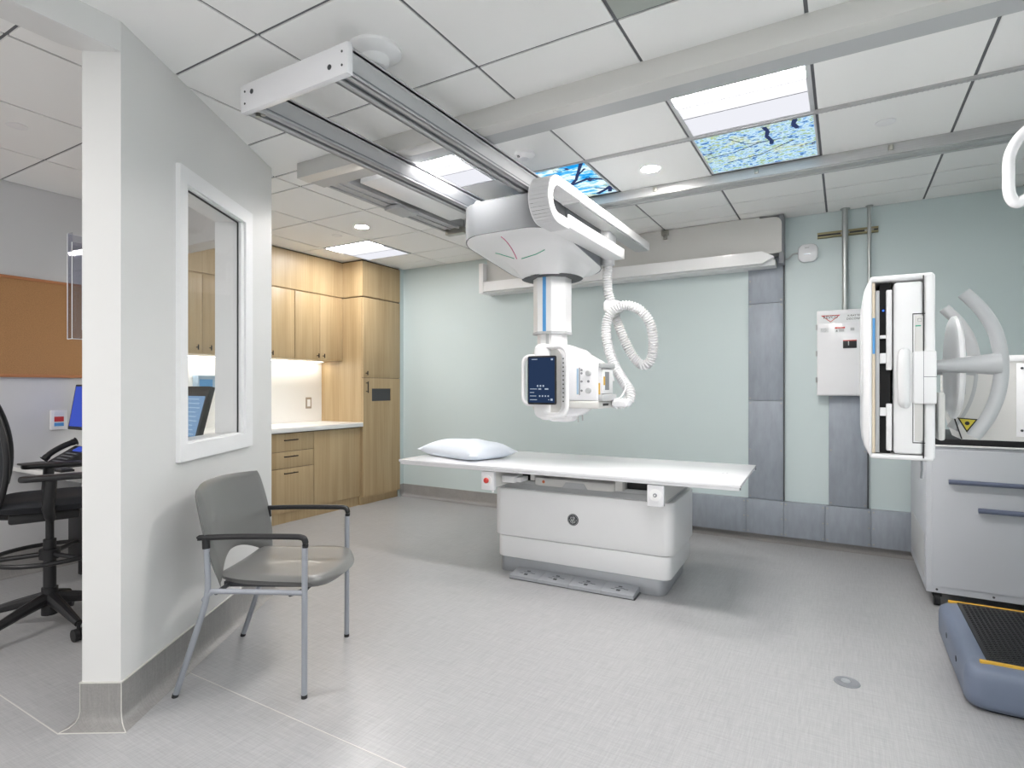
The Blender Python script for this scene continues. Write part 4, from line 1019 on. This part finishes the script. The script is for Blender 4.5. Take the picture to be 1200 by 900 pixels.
# local: chair faces +y
for i in range(5):
    a = 2*PI*i/5 + .35
    ex_, ey_ = .31*math.cos(a), .31*math.sin(a)
    mb = MB(); mb.tube([(0.02*math.cos(a), .02*math.sin(a), .155), (.16*math.cos(a), .16*math.sin(a), .125), (ex_, ey_, .085)], [.034, .026, .018], 10, up=(0, 0, 1)); lg = mb.build('base_leg', 'black', OC)
    mb = MB(); px_, py_ = -math.sin(a), math.cos(a)
    for s in (-1, 1):
        c = Vector((ex_+px_*.014*s, ey_+py_*.014*s, .03)); d = Vector((px_, py_, 0))*.010
        mb.cyl(c-d, c+d, .030, n=20)
    mb.cyl((ex_, ey_, .03), (ex_, ey_, .09), .008, n=8); mb.build('caster', 'black', lg)
mb = MB(); mb.cyl((0, 0, .07), (0, 0, .21), .036, n=20); mb.cyl((0, 0, .20), (0, 0, .46), .028, n=20); mb.cyl((0, 0, .45), (0, 0, .60), .018, n=16); mb.cyl((0, 0, .36), (0, 0, .41), .045, n=20); mb.build('gas_column', 'black', OC)
mb = MB(); mb.tube([(.235*math.cos(2*PI*i/40), .235*math.sin(2*PI*i/40), .385) for i in range(40)], .0115, 8, closed=True)
for i in range(3):
    a = 2*PI*i/3+.5; mb.tube([(.04*math.cos(a), .04*math.sin(a), .385), (.235*math.cos(a), .235*math.sin(a), .385)], .012, 8)
mb.build('foot_ring', 'black', OC)
mb = MB(); mb.box(-.13, .13, -.16, .12, .575, .625, .012); mb.tube([(0, -.10, .60), (0, -.25, .62), (0, -.285, .72)], .03, 8); mb.build('tilt_mechanism', 'black', OC)
def oseat(u, v, s):
    k = .25; x = .235*u*math.sqrt(1-k*v*v); y = .24*v*math.sqrt(1-k*u*u)
    h = .036*((1-u**6)*(1-v**6))**.5
    return (x, y+.01, .655+h*s+.012*u*u - (.03*max(0, v-.5)**2*4))
mb = MB(); mb.cushion(oseat, 18, 18); mb.build('seat', 'blackfab', OC, angle=80)
def oback(u, v, s):
    k = .35; w = .265*(1-.12*v*v); x = w*u*math.sqrt(1-k*v*v*.9); z = .94+.30*v*math.sqrt(1-k*u*u*.7)
    y = -.255 - .05*((v+.2)**2) + .095*u*u; h = .014*((1-u**8)*(1-v**8))**.5
    return (x, y + h*s, z)
mb = MB(); mb.cushion(oback, 20, 22); mb.build('backrest', 'blackfab', OC, angle=80)
rim = []
for i in range(48):
    a = 2*PI*i/48; u, v = math.cos(a), math.sin(a); m_ = max(abs(u), abs(v)); q = oback(u/m_, v/m_, 0); rim.append(q)
mb = MB(); mb.tube(rim, .013, 8, closed=True); mb.build('back_frame', 'black', OC, angle=80)
for s in (-1, 1):
    mb = MB(); mb.tube([(.13*s, .0, .60), (.24*s, .0, .61), (.275*s, -.01, .66), (.28*s, .0, .80)], [.02, .022, .026, .026], 10); ar = mb.build('arm_post', 'black', OC, angle=60)
    mb = MB(); mb.rbox(.245*s-.0 if s > 0 else -.325, .325 if s > 0 else -.245, -.12, .18, .80, .826, .03, 'z', .008); mb.build('arm_pad', 'black', ar)

# ================================================================== GUEST CHAIR
GC = thing('guest_chair', 'grey vinyl guest chair with silver legs and black armrests by the partition', 'chair', (-2.24, 1.676, 0), math.radians(29.6-90))
for s in (-1, 1):
    x = .283*s
    # rear leg: foot splayed back, bend, upright to the arm
    mb = MB(); mb.tube(smooth_path([(x, -.262, .012), (x, -.16, .32), (x, -.138, .40), (x, -.132, .46), (x, -.138, .625)], 5), .0118, 12); rl = mb.build('rear_leg', 'frame', GC, angle=70)
    MB().cyl((x, -.266, 0), (x, -.262, .014), .0125, n=14).build('foot_glide', 'black', rl)
    mb = MB(); mb.tube([(x, .258, .012), (x, .26, .61)], .0118, 12); fl = mb.build('front_leg', 'frame', GC, angle=70)
    MB().cyl((x, .258, 0), (x, .258, .014), .0125, n=14).build('foot_glide', 'black', fl)
    mb = MB(); mb.tube(smooth_path([(x, -.15, .39), (x, -.12, .42), (x, -.08, .427), (x, .255, .422)], 6), .0105, 10); mb.build('side_rail', 'frame', GC, angle=70)
    mb = MB(); mb.tube(smooth_path([(x, -.165, .640), (x, -.15, .643), (x, .0, .648), (x, .20, .648), (x, .248, .645), (x, .262, .63), (x, .262, .605)], 6), .0145, 12, flat=.8, up=(0, 0, 1)); ar = mb.build('armrest', 'black', GC, angle=70)
    MB().tube([(x, -.138, .60), (x, -.14, .645)], .0155, 12).build('arm_socket', 'black', ar)
mb = MB(); mb.tube([(-.283, .20, .415), (-.2, .23, .405), (.2, .23, .405), (.283, .20, .415)], .009, 8); mb.tube([(-.283, -.10, .42), (.283, -.10, .42)], .009, 8)
mb.box(-.18, -.15, -.12, .25, .41, .432); mb.box(.15, .18, -.12, .25, .41, .432); mb.build('seat_support', 'dkgrey', GC)
def gseat(u, v, s):
    y = .25*v + .112; w = .222+.046*((v+1)/2)**.8
    x = w*u*math.sqrt(max(0, 1-.42*max(0, v)**4)) * (1-.10*max(0, -v)**4); y += -.055*u*u*max(0, v)**2 
    h = ((1-u**8)*(1-v**8))**.5
    dish = .010*(1-u*u)*(1-v*v)
    z = .450 + (.022*h - dish + .006*u*u if s > 0 else -.026*h) - .014*max(0, v)**3 + .014*max(0, -v)**3
    return (x, y, z)
mb = MB(); mb.cushion(gseat, 24, 24); mb.build('seat', 'vinyl', GC, angle=80)
def gback(u, v, s):
    # v: -1 bottom .. 1 top ; bottom edge arched up in the middle
    z0 = .425+.100*(1-u*u); z1 = .842-.008*u*u
    k = (v+1)/2; z = z0+(z1-z0)*k
    w = .292-.020*abs(k-.60)**1.5*3.0
    w *= (1-.05*max(0, (k-.85)/.15)**3)*(1-.08*max(0, (.35-k)/.35)**1.5)
    x = w*u
    y = -.170-.085*(k**1.3) + .070*u*u
    h = .019*((1-u**8)*(1-v**8))**.5
    return (x, y+h*s, z)
mb = MB(); mb.cushion(gback, 24, 24); mb.build('backrest', 'vinyl', GC, angle=80)
mb = MB()
for s in (-1, 1): mb.tube([(.283*s, -.138, .56), (.25*s, -.150, .57), (.20*s, -.175, .60)], .009, 8)
mb.build('back_bracket', 'frame', GC)

# ================================================================== UPRIGHT STAND (right)
WS = thing('upright_bucky_stand', 'upright white detector stand with curved handles and blue-grey base at the right edge', 'x-ray stand', (.72, 3.1, 0))
def U(x, y, z=0): return (x-.72, y-3.1, z)
def ubox(mb, x0, x1, y0, y1, z0, z1, bev=0, seg=2): return mb.box(x0-.72, x1-.72, y0-3.1, y1-3.1, z0, z1, bev, seg)
# base platform
mb = MB(); bx, b0, b1 = .405, 2.79, 3.60
mb.loft([[U(x, y, z) for x, y in rrect(bx+i, XR-.02, b0+i, b1-i, .07, 6)] for i, z in ((.03, 0), (.03, .012))]); mb.build('base_shoe', 'blackmatt', WS)
mb = MB(); mb.loft([[U(x, y, z) for x, y in rrect(bx+i, XR-.022, b0+i, b1-i, .06, 8)] for i, z in ((.012, .012), (.002, .03), (.0, .06), (.0, .125), (.006, .155), (.022, .172), (.045, .178))]); bo = mb.build('base_platform', 'bluegrey', WS, angle=60)
mb = MB(); ubox(mb, bx+.075, XR-.03, b0+.06, b1-.05, .176, .184, .002)
for i in range(26):
    for j in range(34):
        x = bx+.09+i*.0185; y = b0+.075+j*.0195+(.0097 if i % 2 else 0)
        if x < XR-.05 and y < b1-.07: ubox(mb, x, x+.011, y, y+.006, .184, .1862)
mb.build('rubber_mat', 'black', WS)
mb = MB(); ubox(mb, bx+.05, XR-.03, b0+.045, b0+.062, .174, .186, .002); mb.build('edge_strip', 'yellow', WS)
mb = MB(); ubox(mb, bx+.04, XR-.03, b1-.05, b1-.037, .174, .186, .002); mb.build('edge_strip', 'yellow', WS)
mb = MB()
for y in (3.02, 3.28): mb.cyl(U(bx+.006, y, .105), U(bx-.001, y, .105), .013, n=12)
mb.build('side_hole', 'blackmatt', WS)
# column off to the right
mb = MB(); ubox(mb, .80, XR-.03, 2.70, 3.10, .178, 2.45, .02, 3); mb.build('column', 'white', WS)
# horizontal arm
AY = 3.0
mb = MB(); mb.prism([(.379-.72, 1.375), (.379-.72, 1.165), (.421-.72, 1.031), (.92-.72, 1.031), (.92-.72, 1.375)], 'y', AY-3.1, AY+.25-3.1); arm = mb.build('support_arm', 'offwhite', WS)
mb = MB(); ubox(mb, .379, .92, AY-.005, AY, 1.352, 1.378, .002); ubox(mb, .595, .68, AY-.003, AY, 1.05, 1.345, .001); mb.build('arm_trim', 'white', arm)
mb = MB(); mb.prism([(.379-.72, 1.172), (.419-.72, 1.033), (.4235-.72, 1.033), (.383-.72, 1.176)], 'y', AY-.003-3.1, AY+.002-3.1); mb.build('arm_gasket', 'black', arm)
for z in (1.325, 1.075): MB().cyl(U(.612, AY-.003, z), U(.612, AY-.005, z), .005, n=10).build('arm_screw', 'dkgrey', arm)
mb = MB(); lx, lz = .440, 1.102; mb.prism([(lx-.034-.72, lz+.020), (lx+.034-.72, lz+.015), (lx-.002-.72, lz-.042)], 'y', AY-.002-3.1, AY-.001-3.1); mb.mi = 1
mb.prism([(lx-.026-.72, lz+.015), (lx+.026-.72, lz+.011), (lx-.002-.72, lz-.032)], 'y', AY-.003-3.1, AY-.002-3.1); mb.mi = 0
mb.cyl(U(lx-.001, AY-.003, lz-.003), U(lx-.001, AY-.0038, lz-.003), .008, n=12); mb.build('laser_label', ['black', 'olive'], arm)
mb = MB(); ubox(mb, .374, .392, 2.70, 3.04, 1.22, 1.36, .004); mb.build('disc_bracket', 'ltgrey', arm)
# rotating disc
mb = MB(); mb.lathe([(.0001, -.012), (.186, -.012), (.196, -.006), (.198, .004), (.188, .012), (.0001, .012)], U(.362, 2.76, 1.325), n=56, axis='x'); mb.build('rotation_disc', 'white', WS, angle=40)
mb = MB(); ubox(mb, .285, .306, 2.50, 2.60, 1.06, 1.23, .008); mb.build('pivot_block', 'offwhite', WS)
# detector body
d0, d1, e0, e1 = .083, .262, 2.45, 2.98
cx_, cz_ = 0, 0
mb = MB()
# outer shell as five plates with rounded outer edges, open tray slot on the near side
def shell_ring(y, ins):
    return [U(px_, y, pz_) for px_, pz_ in [(d0+.000+ins, 1.015+ins), (d0+.03+ins, 1.0+ins), (d1-.03-ins, .992+ins), (d1-ins, 1.015+ins), (d1-ins, 1.62-ins), (d1-.025-ins, 1.645-ins), (d0+.02+ins, 1.642-ins), (d0+ins, 1.62-ins)]]
ubox(mb, d0-.004, d1+.006, e0, e1, 1.630, 1.650, .008, 3); ubox(mb, d0-.004, d1+.006, e0, e1, .990, 1.008, .008, 3)
ubox(mb, d1-.024, d1+.010, e0, e1, .995, 1.646, .009, 3); ubox(mb, d0-.004, d0+.002, e0, e1, .998, 1.645, .003)
ubox(mb, d0, d1, e1-.03, e1, .995, 1.645, .008)
mb.build('detector_frame', 'white', WS)
mb = MB(); mb.loft([[U(x, y, z) for y, z in rrect(e0+i, e1-i, 1.0+i, 1.64-i, .03, 5)] for i, x in ((0, d0-.002), (.0, d0-.006), (.03, d0-.020), (.08, d0-.026))]); mb.build('front_plate', 'white_gloss', WS, angle=30)
mb = MB(); ubox(mb, d0+.003, d0+.012, e0+.004, e1-.04, 1.01, 1.628); mb.build('grid_panel', 'cream', WS)
mb = MB(); ubox(mb, d0+.004, d0+.012, e0+.002, e0+.004, 1.37, 1.50); mb.build('blue_marker', 'blue', WS)
mb = MB(); ubox(mb, d0+.013, d0+.026, e0+.01, e1-.04, 1.012, 1.60, .002); mb.build('grid_carrier', 'ltgrey', WS)
mb = MB(); ubox(mb, d0+.027, d0+.060, e0+.03, e1-.04, 1.010, 1.628); mb.build('tray_cavity', 'blackmatt', WS)
mb = MB()
for z0, z1 in ((1.425, 1.437), (1.335, 1.372), (1.145, 1.175)): ubox(mb, d0+.027, d0+.048, e0+.012, e0+.032, z0, z1, .002)
ubox(mb, d0+.046, d0+.064, e0+.008, e0+.035, 1.31, 1.60, .004); ubox(mb, d0+.046, d0+.064, e0+.008, e0+.035, 1.02, 1.19, .004)
mb.build('cassette_clamp', 'white', WS)
mb = MB(); ubox(mb, d0+.035, d0+.041, e0+.027, e0+.031, 1.525, 1.531); mb.build('blue_indicator', 'pupil', WS)
mb = MB(); ubox(mb, d0+.068, d1-.026, e0-.006, e1-.04, 1.012, 1.622, .010, 3); mb.build('tray_housing', 'white', WS)
mb = MB(); ubox(mb, d1-.056, d1-.054, e0-.0075, e0-.004, 1.055, 1.505); ubox(mb, d1-.056, d1-.02, e0-.0075, e0-.004, 1.505, 1.508); ubox(mb, d1-.056, d1-.02, e0-.0075, e0-.004, 1.052, 1.055); ubox(mb, d1-.026, d1-.023, e0-.0075, e0, 1.0, 1.64)
mb.build('shadow_gap', 'black', WS)
mb = MB(); ubox(mb, d1-.050, d1-.026, e0-.008, e0-.004, 1.06, 1.50, .002); ip = mb.build('side_cover', 'offwhite', WS)
mb = MB(); ubox(mb, d1-.048, d1-.032, e0-.0092, e0-.008, 1.462, 1.466); mb.build('green_mark', 'green_l', ip)
mb = MB(); mb.tube([U(d1-.036+.005*a, e0-.0085, 1.484+.005*b) for a, b in ((-1, -1), (1, -1), (1, 1), (-1, 1))], .0008, 4, closed=True); mb.build('square_mark', 'midgrey', ip)
mb = MB(); mb.tube(smooth_path([U(d1-.078, e0+.004, 1.375), U(d1-.082, e0-.016, 1.365), U(d1-.084, e0-.03, 1.34), U(d1-.084, e0-.03, 1.24), U(d1-.082, e0-.018, 1.20), U(d1-.078, e0+.0, 1.19)], 6), .018, 12); mb.build('tray_handle', 'white', WS, angle=70)
mb = MB(); ubox(mb, d1-.056, d1+.012, e0-.018, e0+.02, 1.19, 1.375, .006, 3); mb.build('grip_cover', 'white', WS)
mb = MB(); ubox(mb, d1-.026, d1+.0125, e0-.0188, e0-.0178, 1.284, 1.286); ubox(mb, d1-.026, d1-.0245, e0-.0188, e0-.0178, 1.19, 1.375); mb.build('cover_seam', 'midgrey', WS)
mb = MB()
for k in range(8): ubox(mb, d1+.0098, d1+.0115, e0+.03, e0+.036, 1.28+k*.012, 1.286+k*.012); ubox(mb, d1+.0098, d1+.0115, e0+.048, e0+.054, 1.28+k*.012, 1.286+k*.012)
mb.build('vent_hole', 'dkgrey', WS)
mb = MB(); mb.tube([U(.235, e0+.03, .992), U(.236, e0+.03, .955), U(.234, e0+.03, .925)], .0035, 6); mb.build('release_pin', 'midgrey', WS)
# curved patient handles
def arc(y):
    P = smooth_path([U(.365, y, 1.585), U(.415, y, 1.52), U(.452, y, 1.44), U(.468, y, 1.34), U(.462, y, 1.24), U(.435, y, 1.15), U(.392, y, 1.073)], 8)
    mb = MB(); mb.tube(P, .0215, 14); h = mb.build('patient_handle', 'ltgrey', WS, angle=60)
    mb = MB(); mb.tube([U(.275, y, 1.325), U(.30, y, 1.325), U(.38, y, 1.328), U(.465, y, 1.33)], [.021, .022, .029, .040], 14, flat=1.0); mb.build('handle_arm', 'ltgrey', h)
    mb = MB(); mb.cyl(U(.268, y, 1.325), U(.278, y, 1.325), .019, n=14); mb.build('arm_joint', 'midgrey', h)
arc(2.56); arc(3.02)
# overhead grip from the column top
mb = MB(); mb.tube(smooth_path([U(.82, 2.9, 2.33), U(.70, 2.9, 2.31), U(.60, 2.9, 2.235), U(.558, 2.9, 2.16), U(.553, 2.9, 2.07), U(.556, 2.9, 2.00), U(.575, 2.9, 1.965), U(.60, 2.9, 1.975), U(.70, 2.9, 2.03), U(.82, 2.9, 2.05)], 8), .020, 14); mb.build('overhead_grip', 'white_gloss', WS, angle=60)

# ================================================================== EQUIPMENT CABINET behind the stand
M['cabgrey'] = mat('cabinet_grey_white', (194, 197, 203), .4)
M['railblue'] = mat('rail_blue_grey', (100, 108, 130), .45)
EC = thing('equipment_cabinet', 'white rolling equipment cabinet with blue-grey rails behind the upright stand', 'cabinet', (.40, 4.0, 0))
w_, d_ = XR-.045-.40, .86
mb = MB(); mb.box(0, w_, 0, d_, .085, .915, .006, 2); mb.build('body', 'cabgrey', EC)
mb = MB(); mb.box(.026, w_-.01, -.008, .0, .125, .895, .003); mb.build('front_panel', 'cabgrey', EC)
mb = MB(); mb.box(-.006, w_, -.012, d_, .915, .925, .003); mb.build('top_lip', 'white', EC)
mb = MB(); mb.box(.0, w_, -.006, d_, .925, .962, .004); mb.build('top_mat', 'black', EC)
mb = MB(); mb.cyl((.10, -.03, .722), (w_-.005, -.03, .722), .013, n=12); 
for x in (.14, w_-.06): mb.cyl((x, -.03, .722), (x, 0, .722), .007, n=8)
mb.build('rail_handle', 'railblue', EC)
mb = MB(); mb.cyl((.23, -.03, .575), (w_-.005, -.03, .575), .014, n=12)
for x in (.27, w_-.06): mb.cyl((x, -.03, .575), (x, 0, .575), .007, n=8)
mb.build('rail_handle', 'railblue', EC)
mb = MB(); 
for x in (.05, .30, .52): mb.cyl((x, 0, .105), (x, -.003, .105), .006, n=10)
mb.build('screw', 'dkgrey', EC)
mb = MB(); mb.box(-.003, 0, .06, d_-.06, .15, .40, .001); mb.build('side_vent', 'ltgrey', EC)
for x, y in ((.055, .06), (w_-.06, .06), (.055, d_-.06), (w_-.06, d_-.06)):
    mb = MB(); mb.cyl((x-.014, y, .042), (x+.014, y, .042), .042, n=24); mb.box(x-.022, x+.022, y-.03, y+.03, .055, .088, .004); mb.build('caster', 'black', EC)

# floor outlet
t = thing('floor_outlet', 'round steel floor outlet cover in the vinyl floor at the right', 'floor outlet', (.008, 2.797, 0))
MB().lathe([(.050, 0), (.048, .0035), (.038, .005), (.034, .003), (.0001, .003)], n=40).build('ring', 'midgrey', t)
MB().lathe([(.018, .003), (.017, .006), (.0001, .0065)], (-.005, .005, 0), n=24).build('cap', 'silver', t)

# ================================================================== LIGHT & CAMERA
w = bpy.data.worlds.new('World'); bpy.context.scene.world = w; w.use_nodes = True
w.node_tree.nodes['Background'].inputs[0].default_value = (1, .975, .945, 1); w.node_tree.nodes['Background'].inputs[1].default_value = 0.5  # even fill light, let in by leaving out the rear wall
cam = bpy.data.cameras.new('Camera'); co = bpy.data.objects.new('Camera', cam); COL.objects.link(co)
yaw = math.atan(390/668)
co.location = (0, 0, 1.248); co.rotation_euler = (PI/2, 0, yaw)
cam.sensor_width = 36; cam.lens = 668/1200*36; cam.shift_y = 4/1200; cam.clip_start = 0.02
sc = bpy.context.scene; sc.camera = co
sc.view_settings.view_transform = 'Standard'; sc.view_settings.look = 'None'; sc.view_settings.gamma = 1; sc.view_settings.exposure = 1.03
try: sc.view_settings.use_curve_mapping = False
except Exception: pass
sc.cycles.max_bounces = 8; sc.cycles.diffuse_bounces = 5
